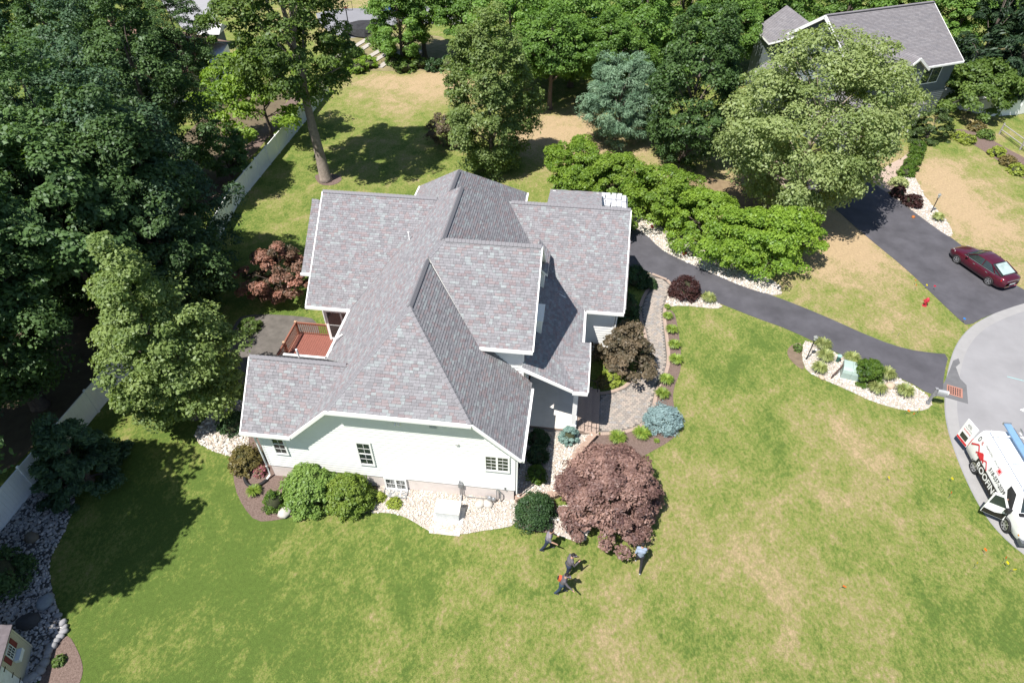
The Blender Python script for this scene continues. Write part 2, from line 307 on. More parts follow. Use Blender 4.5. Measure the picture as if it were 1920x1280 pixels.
bed('front_gravel_bed', [(690,962),(722,960),(755,966),(790,986),(812,1000),(866,1002),(900,995),(940,990),(966,984),(976,955),(964,925),(850,880),(722,880)], n=1)
bed('yew_mulch_bed', [(966,988),(1000,996),(1040,1000),(1050,940),(1000,920),(972,950)], m_mulch, .018)
bed('maple_gravel_patch', [(1020,990),(1062,1010),(1100,1020),(1110,960),(1050,940)], z=.022)
bed('side_gravel_bed', [(360,812),(380,838),(430,856),(462,860),(470,800),(455,740),(400,770)], z=.02)
bed('patio_floor', [(438,600),(470,588),(560,592),(600,600),(600,700),(480,740),(420,700)], mat('patio_stone', (.11,.10,.09), .9, .25, 1.6, bump=.01), .014)
bed('left_river_bed', [(-60,1010),(40,905),(90,885),(142,915),(140,950),(118,1005),(92,1048),(95,1092),(104,1130),(124,1180),(88,1238),(72,1285),(-60,1330)], mat('dark_gravel_fines', (.09,.088,.085), .95, .3, 20, bump=.02), .02, 1)
bed('left_mulch_strip', [(124,1180),(150,1225),(158,1260),(140,1300),(60,1330),(72,1285),(88,1238)], m_mulch, .016)
bed('tree_mulch_ring', [(588,330),(600,326),(632,326),(644,336),(628,348),(600,348)], m_mulch, .02)
bed('neighbour_gravel_bed', [(1738,262),(1716,285),(1708,320),(1722,345),(1735,372),(1768,405),(1785,430),(1784,447),(1760,432),(1700,388),(1668,362),(1690,335),(1704,300),(1722,270)], z=.024, n=1)
bed('neighbour_front_bed', [(1790,240),(1840,250),(1880,275),(1930,300),(1960,330),(1930,345),(1870,300),(1820,268),(1785,252)], m_mulch, .016)
bed('fence_soil_strip', [(560,165),(585,165),(440,330),(395,395),(360,395),(430,310)], m_mulch, .014)
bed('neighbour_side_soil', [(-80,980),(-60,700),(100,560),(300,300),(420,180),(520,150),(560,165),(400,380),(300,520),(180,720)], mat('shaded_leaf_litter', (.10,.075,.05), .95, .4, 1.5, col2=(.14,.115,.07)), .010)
flat('pine_needle_ground', [(1230,300),(1310,330),(1400,345),(1500,350),(1530,400),(1490,430),(1400,400),(1300,370),(1240,340)], .008, mat('needle_litter', (.16,.11,.065), .95, .3, 2, col2=(.25,.19,.11)), 2)

# stones scattered loosely over the gravel beds
def ico():
    t = (1+5**.5)/2; v = [(-1,t,0),(1,t,0),(-1,-t,0),(1,-t,0),(0,-1,t),(0,1,t),(0,-1,-t),(0,1,-t),(t,0,-1),(t,0,1),(-t,0,-1),(-t,0,1)]
    f = [(0,11,5),(0,5,1),(0,1,7),(0,7,10),(0,10,11),(1,5,9),(5,11,4),(11,10,2),(10,7,6),(7,1,8),(3,9,4),(3,4,2),(3,2,6),(3,6,8),(3,8,9),(4,9,5),(2,4,11),(6,2,10),(8,6,7),(9,8,1)]
    return np.array(v)/math.sqrt(1+t*t), np.array(f)
ICV, ICF = ico()
def stones(name, P, n, size, m, z=.02, avoid=None):
    P_ = np.array(P); lo = P_.min(0); hi = P_.max(0); pts = []
    while len(pts) < n:
        q = RNG.uniform(lo, hi, (n*3, 2)); q = q[inpoly(P, q[:,0], q[:,1])]
        pts += q.tolist()
    pts = np.array(pts[:n]); s = size*RNG.lognormal(0, .28, n); ang = RNG.uniform(0, 2*np.pi, n); el = RNG.uniform(.65, 1., (n, 3)); el[:,2] *= .62
    base = ICV[None]*el[:,None,:]*s[:,None,None]*.5; base *= RNG.uniform(.85, 1.12, base.shape)
    c, sn = np.cos(ang)[:,None], np.sin(ang)[:,None]; x = base[:,:,0]*c-base[:,:,1]*sn; y = base[:,:,0]*sn+base[:,:,1]*c
    V = np.stack([x+pts[:,0][:,None], y+pts[:,1][:,None], base[:,:,2]+z+s[:,None]*.12], 2)
    nv = 12; idx = (ICF[None]+(np.arange(n)*nv)[:,None,None]).reshape(-1)
    me = bpy.data.meshes.new(name); me.vertices.add(n*nv); me.vertices.foreach_set('co', V.astype(np.float32).ravel()); nf = n*20
    me.loops.add(nf*3); me.loops.foreach_set('vertex_index', idx.astype(np.int32)); me.polygons.add(nf); me.polygons.foreach_set('loop_start', np.arange(0, nf*3, 3, dtype=np.int32))
    a = me.attributes.new('tone', 'FLOAT', 'FACE'); a.data.foreach_set('value', np.repeat(RNG.uniform(0, 1, n), 20).astype(np.float32))
    me.materials.append(m); me.update(calc_edges=True); me.polygons.foreach_set('use_smooth', [True]*nf)
    o = bpy.data.objects.new(name, me); C.objects.link(o); return tag(o, kind='stuff')
stones('driveway_strip_stones', GR['driveway_gravel_strip'], 3600, .15, m_stone)
stones('island_stones', GR['island_gravel_bed'], 2600, .13, m_stone)
stones('corner_bed_stones', GR['corner_gravel_bed'], 700, .13, m_stone)
stones('front_bed_stones', GR['front_gravel_bed'], 4600, .10, m_stone)
stones('maple_patch_stones', GR['maple_gravel_patch'], 500, .12, m_stone)
stones('side_bed_stones', GR['side_gravel_bed'], 1500, .15, m_stone)
stones('left_bed_stones', GR['left_river_bed'], 4800, .135, m_gstone)
stones('neighbour_bed_stones', GR['neighbour_gravel_bed'], 1300, .15, m_stone)
def boulder(px, py, r, label, m=None, name='boulder', group=None):
    b = MB(); b.ell((0,0,r*.35), (r, r*.8, r*.6), 9, 6, jit=.10); o = b.obj(name, m or mat('tan_boulder', (.42,.33,.25), .9, .15, 3), smooth=True)
    o.location = spot(px, py); o.rotation_euler.z = random.uniform(0, 6); return tag(o, label, 'boulder', group)
boulder(1668, 725, .32, 'round tan boulder between the daylilies of the island bed')
boulder(1540, 709, .2, 'small pink boulder at the lawn edge of the island bed')
boulder(535, 963, .38, 'flat pale stone in the mulch in front of the two big round shrubs', mat('pale_flat_stone', (.45,.42,.38), .9, .1, 4))
boulder(1712, 408, .18, 'small rusty ball in the hedge bed beside the neighbour lawn', mat('rusty_ball', (.35,.12,.03), .7, .1, 4))
for k, (x, y) in enumerate([(900,946),(915,946)]): boulder(x, y, .3, ['left flat pale stone in the gravel below the gas meter', 'right flat pale stone in the gravel below the gas meter'][k], mat('pale_flat_stone', (.45,.42,.38)))
ORD = 'first second third fourth fifth sixth seventh eighth ninth tenth eleventh twelfth thirteenth fourteenth fifteenth sixteenth seventeenth eighteenth nineteenth twentieth twenty-first twenty-second twenty-third twenty-fourth twenty-fifth twenty-sixth twenty-seventh twenty-eighth twenty-ninth thirtieth'.split()
# the row of larger edging stones round the bottom left bed
E_ = chaikin([spot(*p) for p in [(82,1128),(100,1140),(122,1170),(124,1184),(106,1203),(92,1222),(86,1244),(80,1258),(62,1270),(48,1276)]], 1, False); k = 0; acc = 0; last = E_[0]
b0 = MB(); b0.ell((0,0,.07), (.21,.15,.12), 8, 5, jit=.1); est = b0.obj('edging_stone', mat('edging_rock', (.26,.26,.27), .9, .2, 3), smooth=True); tag(est, 'grey edging stone beside the blue grey boulder, first of the row round the left bed', 'edging stone', 'edging stones round the left river stone bed'); first = True
for i in range(len(E_)-1):
    L_ = (E_[i+1]-E_[i]).length; n = max(1, int(L_/.42))
    for j in range(n):
        p = E_[i].lerp(E_[i+1], (j+.5)/n); o = est if first else est.copy()
        if not first: C.objects.link(o)
        first = False; nst = globals().get('nst', 0)+1; o['label'] = '%s grey edging stone counted from the blue grey boulder round the left stone bed' % ORD[min(nst-1, 29)]; o.location = (p.x, p.y, .02); o.rotation_euler.z = random.uniform(0, 6); s = random.uniform(.8, 1.2); o.scale = (s, s, s)
boulder(62, 1010, .38, 'brown boulder half sunk in the left bed beside the fence', mat('brown_rock', (.16,.14,.11), .9, .2, 3))
boulder(56, 1168, .5, 'dark round boulder behind the shed roof corner', mat('dark_rock', (.06,.06,.065), .9, .2, 3))
boulder(88, 1130, .42, 'blue grey boulder at the lawn edge of the left bed', mat('blue_rock', (.22,.25,.28), .9, .2, 3))

# curved paver walk
WALK = [(1119,741),(1147,738),(1181,724),(1207,690),(1217,655),(1211,620),(1205,600),(1202,580),(1211,553),(1226,534),(1208,510),(1262,531),(1250,560),(1242,582),(1243,605),(1248,640),(1251,678),(1243,705),(1230,725),(1221,765),(1210,786),(1194,800),(1162,809),(1113,811)]
wp = chaikin([spot(*p) for p in WALK], 1); b = MB(); b.prism(wp, -.2, .018, bottom=False); walk = b.obj('paved_walk', mat('joint_sand', (.12,.11,.10), .95, .2, 8), kind='structure')
WP = [(p.x, p.y) for p in wp]; b = MB(); rows = []
# centre line of the walk, rows of pavers laid square to it
cl = chaikin([spot(*p) for p in [(1236,520),(1233,545),(1222,575),(1222,610),(1230,650),(1232,680),(1218,708),(1198,745),(1165,775),(1116,776)]], 3, False)
ux = H2W(1,0)-H2W(0,0); uy = H2W(0,1)-H2W(0,0)
for i in range(-5, 110):
    for j in range(-5, 60):
        c = H2W(14.6+j*.205+(.1 if i%2 else 0), 3.6+i*.148); cs = [c+ux*a+uy*bb for a, bb in ((-.09,-.065),(.09,-.065),(.09,.065),(-.09,.065))]
        if all(inpoly(WP, np.array([q.x]), np.array([q.y]))[0] for q in cs): b.obox((c.x, c.y, .022+random.uniform(0, .006)), ux*.096, uy*.068, (0,0,.012), 0, random.random()+.001)
b.obj('walk_pavers', m_paver, walk, kind='stuff')
bb = 0; pb = MB(); pb.box(-.105, .105, -.055, .055, -.014, .016); proto = pb.obj('border_paver', m_brd, walk); protoused = False; cnt = 0
for i in range(len(wp)):
    a, c = wp[i], wp[(i+1)%len(wp)]; L_ = (c-a).length; d = (c-a).normalized(); n = Vector((-d.y, d.x, 0)); k = max(1, round(L_/.118))
    for j in range(k):
        if cnt >= 299: break
        q = a.lerp(c, (j+.5)/k)+n*.11; o = proto if not protoused else proto.copy()
        if protoused: C.objects.link(o)
        protoused = True; cnt += 1; o.location = (q.x, q.y, .026); o.rotation_euler.z = math.atan2(n.y, n.x); o.scale = (1, L_/k/.118, 1)
print('border pavers', cnt)
# ------------------------------------------------------------------ the white house
house = thing('white_house', 'large white sided house with steep grey and reddish shingle roofs amid the lawn', 'house', HO, YAW)
ROOFS = {}
ML = .989
def zl(x, y): return 9.55+ML*(x-7.514)
def zr(x, y): return 9.55-ML*(x-7.514)
def zr2(x, y): return 10.18-ML*(x-8.15)
def plane3(p, q, r):
    p, q, r = map(Vector, (p, q, r)); n = (q-p).cross(r-p); return lambda x, y: p.z-(n.x*(x-p.x)+n.y*(y-p.y))/n.z
zj = plane3((4.2,-.43,6.27), (10.83,-.43,6.27), (7.51,3.36,9.55))
def zcg(x, y): return 10.18-.93*(7.95-y)
def zcgb(x, y): return 10.18-.93*(y-7.95)
def zcr(x, y): return 9.32-ML*(x-7.28)
def zhb(x, y): return 9.32-.87*(y-16.8)
def zlw(x, y): return 8.54-.8*(14.59-y)
def zlwb(x, y): return 8.54-.8*(y-14.59)
def zll(x, y): return 6.566-.944*(2.245-y)
def zllb(x, y): return 6.566-.944*(y-2.245)
def zrw(x, y): return 7.89-.755*(15.84-y)
def zrwb(x, y): return 7.89-.755*(y-15.84)
def zep(x, y): return 4.04+.5*(15.55-x)
def zpf(x, y): return 4.62-.28*(6.0-y)
def zpb(x, y): return 4.62-.28*(y-6.0)
def zshed(x, y): return 5.35-.24*(y-19.2)
TR = 0; TABS = []
def roof(zf, pieces, tabs=True, thick=.16, seed=1, name='roof'):
    global TR
    gx_ = zf(1, 0)-zf(0, 0); gy_ = zf(0, 1)-zf(0, 0); mg = math.hypot(gx_, gy_); ux, uy = gx_/mg, gy_/mg; sx, sy = -uy, ux; sl = math.sqrt(1+mg*mg)
    b = MB(); pieces = [ccw(list(p)) for p in pieces]
    for p in pieces: b.prism(p, lambda q: zf(q[0], q[1])-thick, lambda q: zf(q[0], q[1]), 0, 0, side=1); b.mi[-(len(p)+1)] = 1
    b.obj(name, [m_under, m_white], house)
    if not tabs: return
    allp = [q for p in pieces for q in p]; T = [q[0]*ux+q[1]*uy for q in allp]; S = [q[0]*sx+q[1]*sy for q in allp]
    e = .142/sl; rnd = random.Random(seed); tb = MB(); t = min(T)
    while t < max(T):
        s = min(S)-rnd.uniform(0, .4)
        while s < max(S):
            wd = rnd.choice((.16, .2, .24, .3, .34)); tone = rnd.random()
            t1 = t+e*1.0; rect = [(s+.004, t), (s+wd-.004, t), (s+wd-.004, t1), (s+.004, t1)]
            poly = ccw([(a*sx+c_*ux, a*sy+c_*uy) for a, c_ in rect]); th = rnd.choice((.016, .026))
            for pc in pieces:
                cp = clip_convex(poly, pc)
                if len(cp) > 2 and abs(area(cp)) > 2e-4:
                    n = len(cp); lift = [((1-(q[0]*ux+q[1]*uy-t)/e)*th+.006)*sl*.8 for q in cp]
                    vs = [(q[0], q[1], zf(*q)+l) for q, l in zip(cp, lift)]+[(q[0], q[1], zf(*q)-.001) for q in cp]
                    TABS.append((vs, [tuple(range(n))]+[(i, n+i, n+(i+1)%n, (i+1)%n) for i in range(n)], tone, name == 'front_hip_roof'))
            s += wd
        t += e
D = (2.0,-.43); BL = (4.2,-.43); BR = (10.83,-.43); F_ = (7.51,3.36); E_c = (7.51,7.25); K = (8.15,7.95); KB = (8.15,13.3); C0 = (7.28,14.2); C1 = (7.28,16.8); HB = (3.5,21.1); HB2 = (11.06,21.1)
LLr = (4.49,2.245); LWr = (6.49,14.59); A_ = (13.1,-.43); Vf = (10.45,4.15); RW0 = (10.47,15.84)
roof(zl, [[D, BL, F_, LLr], [LLr, F_, E_c, (1.98,7.25), (1.98,4.92)], [(1.98,7.25), E_c, K, (1.98,7.95)], [(1.98,7.95), K, (8.15,9.05), (1.98,9.05)], [(1.98,9.05), (8.15,9.05), KB, (7.28,14.2), LWr], [LWr, C0, C1, HB, (3.5,18.3)]], seed=1, name='main_roof')
roof(zj, [[BL, BR, F_]], seed=2, name='front_hip_roof')
roof(zr, [[F_, BR, Vf], [F_, Vf, (7.51,7.04)], [BR, A_, (13.1,4.15), Vf], [(10.45,4.15),(13.1,4.15),(13.1,4.56),(10.86,4.56)]], seed=3, name='main_roof')
roof(zcg, [[K, E_c, Vf, (13.1,4.15), (13.1,7.95)]], seed=4, name='cross_gable_roof')
roof(zcgb, [[(8.15,7.95), (13.1,7.95), (13.1,11.6), (11.8,11.6)]], tabs=False, name='cross_gable_roof')
roof(zr2, [[K, (12.9,7.95), (12.9,12.62), RW0, KB]], seed=5, name='main_roof')
roof(plane3((8.15,13.3,10.18), (10.47,15.84,7.89), (7.28,14.2,9.32)), [[KB, RW0, (8.3,15.9), C0]], tabs=False, name='main_roof')
roof(zcr, [[C0, (11.06,14.2), HB2, C1]], seed=6, name='rear_roof')
roof(zhb, [[C1, HB2, HB]], tabs=False, name='rear_roof')
roof(zlw, [[(-.70,14.59), (-.70,9.05), (1.98,9.05), LWr], [(-1.29,10.59), (-.70,10.59), (-.70,14.12), (-1.29,14.12)]], seed=7, name='left_wing_roof')
roof(zlwb, [[(-.70,14.59), LWr, (3.4,18.4), (3.4,20.1), (-.70,20.1)]], tabs=False, name='left_wing_roof')
roof(zll, [[(-.455,-.43), D, LLr, (-.455,2.245)]], seed=8, name='lower_left_roof')
roof(zllb, [[(-.455,2.245), LLr, (1.98,4.92), (-.455,4.92)]], tabs=False, name='lower_left_roof')
roof(zrw, [[RW0, (17.83,15.84), (17.83,10.74), (15.55,10.74), (12.1,13.2)], [(12.1,13.2), (15.55,10.74), (13.3,12.1)], [(17.83,14.3), (17.83,11.0), (17.95,11.0), (17.95,14.3)]], seed=9, name='right_wing_roof')
roof(zrwb, [[RW0, (17.83,15.84), (17.83,20.9), (10.5,20.9)]], tabs=False, name='right_wing_roof')
roof(zep, [[(12.6,4.1), (15.2,4.1), (15.55,7.85), (15.55,10.74), (12.6,12.69)]], seed=10, name='entry_roof')
roof(zpf, [[(15.98,4.14), (15.98,6.0), (12.8,6.0), (15.2,4.14)]], seed=11, name='porch_roof')
roof(zpb, [[(15.98,6.0), (15.98,7.86), (15.3,7.86), (12.8,6.0)]], seed=12, name='porch_roof')
roof(zshed, [[(12.5,19.0), (16.3,19.0), (16.3,24.4), (12.5,24.4)]], seed=13, name='rear_porch_roof')
roof(lambda x, y: 6.35+.93*(13.35-x)*1.0, [[(12.6,10.75), (13.3,10.75), (13.3,12.9), (12.6,13.3)]], seed=14, name='upper_bump_roof')
# shingle tabs: the 300 nearest the camera (on the front hip) as parts, the rest joined
front = [t for t in TABS if t[3]]; front.sort(key=lambda t: t[0][0][1]); solo = front[:300]; ids = set(id(t) for t in solo); rest = MB()
for t in TABS:
    if id(t) not in ids: rest.add(t[0], t[1], 0, t[2]+1e-4)
rest.obj('shingles', m_sh, house, kind='stuff')
for t in solo:
    o0 = Vector(t[0][0]); bb = MB(); bb.add([Vector(q)-o0 for q in t[0]], t[1], 0, t[2]+1e-4); o = bb.obj('shingle', m_sh, house); o.location = o0
print('tabs', len(TABS))
# ridge caps
def caps(p, q, n1, n2, w=.17, lift=.05, step=.2):
    """p,q ridge ends; n1,n2 = gradient functions of the two planes"""
    p = Vector(p); q = Vector(q); d = (q-p).normalized(); L_ = (q-p).length
    def side(zf, sgn):
        g = Vector((zf(1,0)-zf(0,0), zf(0,1)-zf(0,0), 0)); n = Vector((-g.x, -g.y, 1)).normalized(); s = n.cross(d).normalized(); return s if s.z < 0 or (abs(s.z) < 1e-6) else -s
    s1 = side(n1, 1); s2 = side(n2, -1); u = Vector((0,0,1)); b = MB(); e = step*1.0; hi = lift+.03; lo = lift
    P = []
    for (t, l) in ((0, hi), (e+.02, lo)):
        P += [d*t+s1*w+u*(l-.02), d*t+u*l, d*t+s2*w+u*(l-.02)]
    B_ = [x-u*(hi+.0) for x in P[:3]]+[x-u*lo for x in P[3:]]
    b.add(P+B_, [(0,1,4,3),(1,2,5,4),(0,6,7,1),(1,7,8,2),(0,3,9,6),(2,8,11,5),(3,4,10,9),(4,5,11,10)])
    proto = None; k = int(L_/step)
    for i in range(k):
        if proto is None: proto = b.obj('ridge_cap', m_cap, house); o = proto
        else: o = proto.copy(); C.objects.link(o)
        o.location = p+d*(i*step)
z3 = lambda f, p: (p[0], p[1], f(*p))
caps(z3(zl, F_), z3(zl, (7.51,7.0)), zl, zr, lift=.09); caps(z3(zl, K), z3(zl, KB), zl, zr2, lift=.09); caps(z3(zcr, C0), z3(zcr, C1), zl, zcr, lift=.09)
caps((-.45,2.245,6.566), (4.4,2.245,6.566), zll, zllb, lift=.08); caps((-.70,14.59,8.54), (6.4,14.59,8.54), zlw, zlwb, lift=.08); caps((-1.29,14.12,8.16), (-.70,14.12,8.16), zlw, zlwb, lift=.05)
caps((13.1,7.95,10.18), (8.3,7.95,10.18), zcg, zcgb, lift=.08); caps((17.83,15.84,7.89), (10.5,15.84,7.89), zrw, zrwb, lift=.08); caps((15.98,6.0,4.62), (12.85,6.0,4.62), zpf, zpb, lift=.05)
caps(z3(zj, BL), z3(zj, F_), zl, zj, lift=.03, w=.15, step=.26); caps(z3(zj, BR), z3(zj, F_), zr, zj, lift=.03, w=.15, step=.26); caps(z3(zl, (7.51,7.25)), z3(zl, K), zl, zcg, lift=.03, w=.15)
# trim: gutters and rake boards
def trim(name, segs, w=.13, h=.14, mt=None):
    for p, q in segs: b = MB(); b.beam(p, q, w, h); b.obj(name, mt or m_white, house)
g = .07
trim('gutter', [((-.50,-.43-g,4.0), (2.02,-.43-g,4.0)), ((4.2,-.43-g,6.18), (10.85,-.43-g,6.18)), ((13.1+g,-.45,3.95), (13.1+g,4.15,3.95)), ((1.98-g,4.9,4.0), (1.98-g,9.0,4.0)), ((-.75,9.05-g,4.02), (1.95,9.05-g,4.02)), ((-1.33,10.59-g,5.26), (-.72,10.59-g,5.26)),
    ((10.5,4.15-g,6.58), (13.12,4.15-g,6.58)), ((15.6,10.74-g,3.96), (17.85,10.74-g,3.96)), ((15.55+g,7.9,3.96), (15.55+g,10.74,3.96)), ((15.2,4.14-g,4.02), (15.98,4.14-g,4.02)), ((-.5,4.92+g,4.0), (1.95,4.92+g,4.0)), ((3.45,18.3,5.5), (3.45,21.1,5.5)), ((11.12,16,5.5), (11.12,21.1,5.5))])
trim('rake_board', [((2.0,-.46,4.0), (4.2,-.46,6.2)), ((10.85,-.46,6.2), (13.1,-.46,3.97)), ((-.48,-.43,3.98), (-.48,2.245,6.5)), ((-.73,9.05,4.05), (-.73,14.59,8.47)), ((13.13,4.15,6.6), (13.13,7.95,10.1)), ((17.86,10.74,4.0), (17.86,15.84,7.8)), ((15.2,4.07,4.12), (12.6,4.07,5.4)), ((16.0,4.14,4.05), (16.0,6.0,4.55)), ((16.0,6.0,4.55), (16.0,7.86,4.05)), ((13.13,7.95,10.1), (13.13,11.6,6.7))], .06, .17)
# walls: solid core a little behind the boards
def wallbox(x0, x1, y0, y1, z0, zt, name='wall'):
    b = MB(); b.box(x0, x1, y0, y1, z0, zt); return b.obj(name, m_side, house)
def lap(poly, org, u, nrm, name='siding_board', par=None, mt=None, step=.19, proud=.032, joined=False, cx=None):
    """horizontal boards clipped to a convex polygon given as (distance along wall, height)"""
    u = Vector(u); nrm = Vector(nrm); org = Vector(org); poly = ccw(list(poly)); zs = [p[1] for p in poly]; xs = [p[0] for p in poly]; z = min(zs); jb = MB()
    while z < max(zs)-.01:
        st = clip_convex([(min(xs)-1, z), (max(xs)+1, z), (max(xs)+1, z+step), (min(xs)-1, z+step)], poly)
        if len(st) > 2:
            b = jb if joined else MB(); n = len(st); out = [proud*(1-(q[1]-z)/step)+.003 for q in st]
            vs = [org+u*q[0]+Vector((0,0,q[1]))+nrm*o_ for q, o_ in zip(st, out)]+[org+u*q[0]+Vector((0,0,q[1]))-nrm*.01 for q in st]
            b.add(vs, [tuple(range(n))]+[(i, n+i, n+(i+1)%n, (i+1)%n) for i in range(n)])
            if not joined: b.obj(name, mt or m_side, par or house)
        z += step
    if joined: jb.obj(name+'s', mt or m_side, par or house, kind='stuff')
b = MB(); b.box(.02, 12.70, .02, 4.5, 0, .99); b.box(.1, 12.6, 4.5, 14, 0, .6); b.obj('foundation', m_found, house)
def solid(pts, y0, y1, name='wall'):   # gable shaped wall solid, outline in x-z
    b = MB(); n = len(pts); vs = [(p[0], y0, p[1]) for p in pts]+[(p[0], y1, p[1]) for p in pts]
    b.add(vs, [tuple(range(n)), tuple(range(n, 2*n))[::-1]]+[(i, n+i, n+(i+1)%n, (i+1)%n) for i in range(n)]); return b.obj(name, m_side, house)
FR = [(0,.97), (12.74,.97), (12.74,4.12), (10.73,6.10), (4.3,6.10), (2.15,3.98), (0,3.98)]
solid(FR, .03, 4.3)
lap([(0,.97),(12.74,.97),(12.74,3.98),(0,3.98)], (0,0,0), (1,0,0), (0,-1,0)); lap([(2.15,3.96),(12.74,3.96),(12.74,4.12),(10.73,6.12),(4.3,6.12)], (0,0,0), (1,0,0), (0,-1,0))
lap([(0,.97),(4.4,.97),(4.4,3.9),(2.2,6.0),(0,3.9)], (-.0,4.45,0), (0,-1,0), (-1,0,0), joined=True)
solid([(2.2,.6),(12.6,.6),(12.6,4.2),(7.5,9.2),(2.2,4.0)], 4.3, 9.4)
# second floor gable wall on the right, front wall in sun
wallbox(9.0, 12.6, 4.57, 11.4, 4.0, 6.75); b = MB(); b.prism([(12.3,4.6),(12.6,4.6),(12.6,11.3),(12.3,11.3)], 6.6, lambda q: 10.0-.93*abs(7.95-q[1]) if True else 0); 
def gable(x0, x1, yc, half, z0, zpk, k):
    b = MB(); P = [(yc-half, z0), (yc+half, z0), (yc+half, zpk-k*half), (yc, zpk), (yc-half, zpk-k*half)]; n = 5; vs = [(x0, p[0], p[1]) for p in P]+[(x1, p[0], p[1]) for p in P]
    b.add(vs, [tuple(range(n))[::-1], tuple(range(n, 2*n))]+[(i, (i+1)%n, n+(i+1)%n, n+i) for i in range(n)]); return b.obj('wall', m_side, house)
gable(9.5, 12.62, 7.95, 3.4, 4.0, 10.0, .93); gable(.0, 3.5, 14.59, 4.95, .2, 8.36, .8); gable(-.8, .1, 12.3, 1.4, .2, 4.9, 0.001); gable(12.5, 17.4, 15.84, 4.65, 0, 7.7, .755); gable(.05, 2.2, 2.2, 2.15, .97, 6.35, .944)
lap([(9.6,3.9),(12.62,3.9),(12.62,6.6),(9.6,6.6)], (0,4.555,0), (1,0,0), (0,-1,0)); lap([(12.75,.1),(17.4,.1),(17.4,4.2),(12.75,4.2)], (0,11.17,0), (1,0,0), (0,-1,0))
lap([(0,.4),(2.4,.4),(2.4,4.4),(0,4.4)], (-.01,9.63,0), (1,0,0), (0,-1,0))
wallbox(3.7, 10.9, 13.5, 20.6, 0, 5.6); wallbox(12.6, 13.3, 7.1, 8.4, 3.9, 6.05, 'bay_box'); wallbox(12.6, 13.1, 10.95, 13.0, 4.0, 6.3); wallbox(12.6, 16.2, 19.9, 23.9, 0, .25, 'rear_slab')
b = MB(); b.box(12.58, 13.38, 7.04, 8.46, 6.05, 6.12); b.obj('bay_cap', m_white, house)
b = MB(); b.add([(13.45,11.35,zrw(13.45,11.35)+.09),(13.45,11.05,4.92),(14.5,11.02,4.62),(13.5,11.2,5.05)], [(0,1,2),(0,3,2),(1,2,3),(0,1,3)]); b.obj('flashing', m_white, house)
for x, y in ((12.8,20.3),(16.0,20.3),(12.8,24),(16.0,24)): b = MB(); b.box(x-.1, x+.1, y-.1, y+.1, 0, 4.2 if y > 22 else 5.0); b.obj('porch_post', m_white, house)
# corner boards and downspouts
def cb(x, y, z0, z1, w=.055): b = MB(); b.box(x-w, x+w, y-w, y+w, z0, z1); b.obj('corner_board', m_white, house)
cb(.03,.02,.97,3.95); cb(12.72,.02,.97,4.0); cb(12.6,4.55,4.3,6.6); cb(17.38,11.17,0,4.0); cb(.02,9.63,.4,4.0)
def spout(P): b = MB(); b.tube(P, .05, 4); b.obj('downspout', m_white, house)
spout([(-.42,-.45,3.95),(-.12,-.12,3.6),(-.12,-.1,.95)]); spout([(-.14,-.12,.98),(-.14,-.12,.25),(-.3,-.4,.1)]); spout([(13.1,-.3,3.9),(12.86,-.05,3.5),(12.86,-.05,.75)]); spout([(17.5,11.05,3.9),(17.5,11.05,.1)]); spout([(2.0,5.4,4.1),(2.1,6.0,4.5),(2.55,6.2,4.75)])
# windows
def window(x0, x1, z0, z1, y, cols=2, rows=3, double=False, sash=True):
    f = MB(); w = .085; f.box(x0-w, x1+w, y-.085, y+.02, z1, z1+w+.03); f.box(x0-w, x1+w, y-.095, y+.02, z0-w, z0); f.box(x0-w, x0, y-.085, y+.02, z0, z1); f.box(x1, x1+w, y-.085, y+.02, z0, z1)
    W = f.obj('window', m_white, house); p = MB(); p.box(x0, x1, y-.048, y, z0, z1); p.obj('pane', m_glass, W)
    q = MB(); t = .008; parts = [(x0, (x0+x1)/2-.03), ((x0+x1)/2+.03, x1)] if double else [(x0, x1)]
    if double: q.box((x0+x1)/2-.05, (x0+x1)/2+.05, y-.075, y-.045, z0, z1)
    for a, c_ in parts:
        for i in range(1, cols): xx = a+(c_-a)*i/cols; q.box(xx-t, xx+t, y-.062, y-.05, z0, z1)
        for i in range(1, rows+0): zz = z0+(z1-z0)*i/rows; q.box(a, c_, y-.0615, y-.0505, zz-t, zz+t)
        if sash: q.box(a, c_, y-.07, y-.049, (z0+z1)/2-.028, (z0+z1)/2+.028)
    q.obj('muntins', m_white, W); return W
window(.70, 1.26, 2.13, 3.60, 0, 2, 4); window(5.06, 5.68, 1.97, 3.60, 0, 2, 4); window(11.36, 12.42, 2.54, 3.58, 0, 2, 4, double=True, sash=False); window(6.13, 7.12, .10, .86, 0, 2, 2, double=True, sash=False)
window(.15, 1.0, 1.2, 3.3, 9.62, 1, 2, sash=False); window(1.1, 1.9, .8, 3.3, 9.62, 1, 1, sash=False)
b = MB(); b.box(6.0, 7.25, -.55, .0, .0, .05); b.box(6.0,6.04,-.55,0,.0,.12); b.box(7.21,7.25,-.55,0,.0,.12); b.box(6.0,7.25,-.59,-.55,.0,.12); b.obj('window_well', m_metal, house)
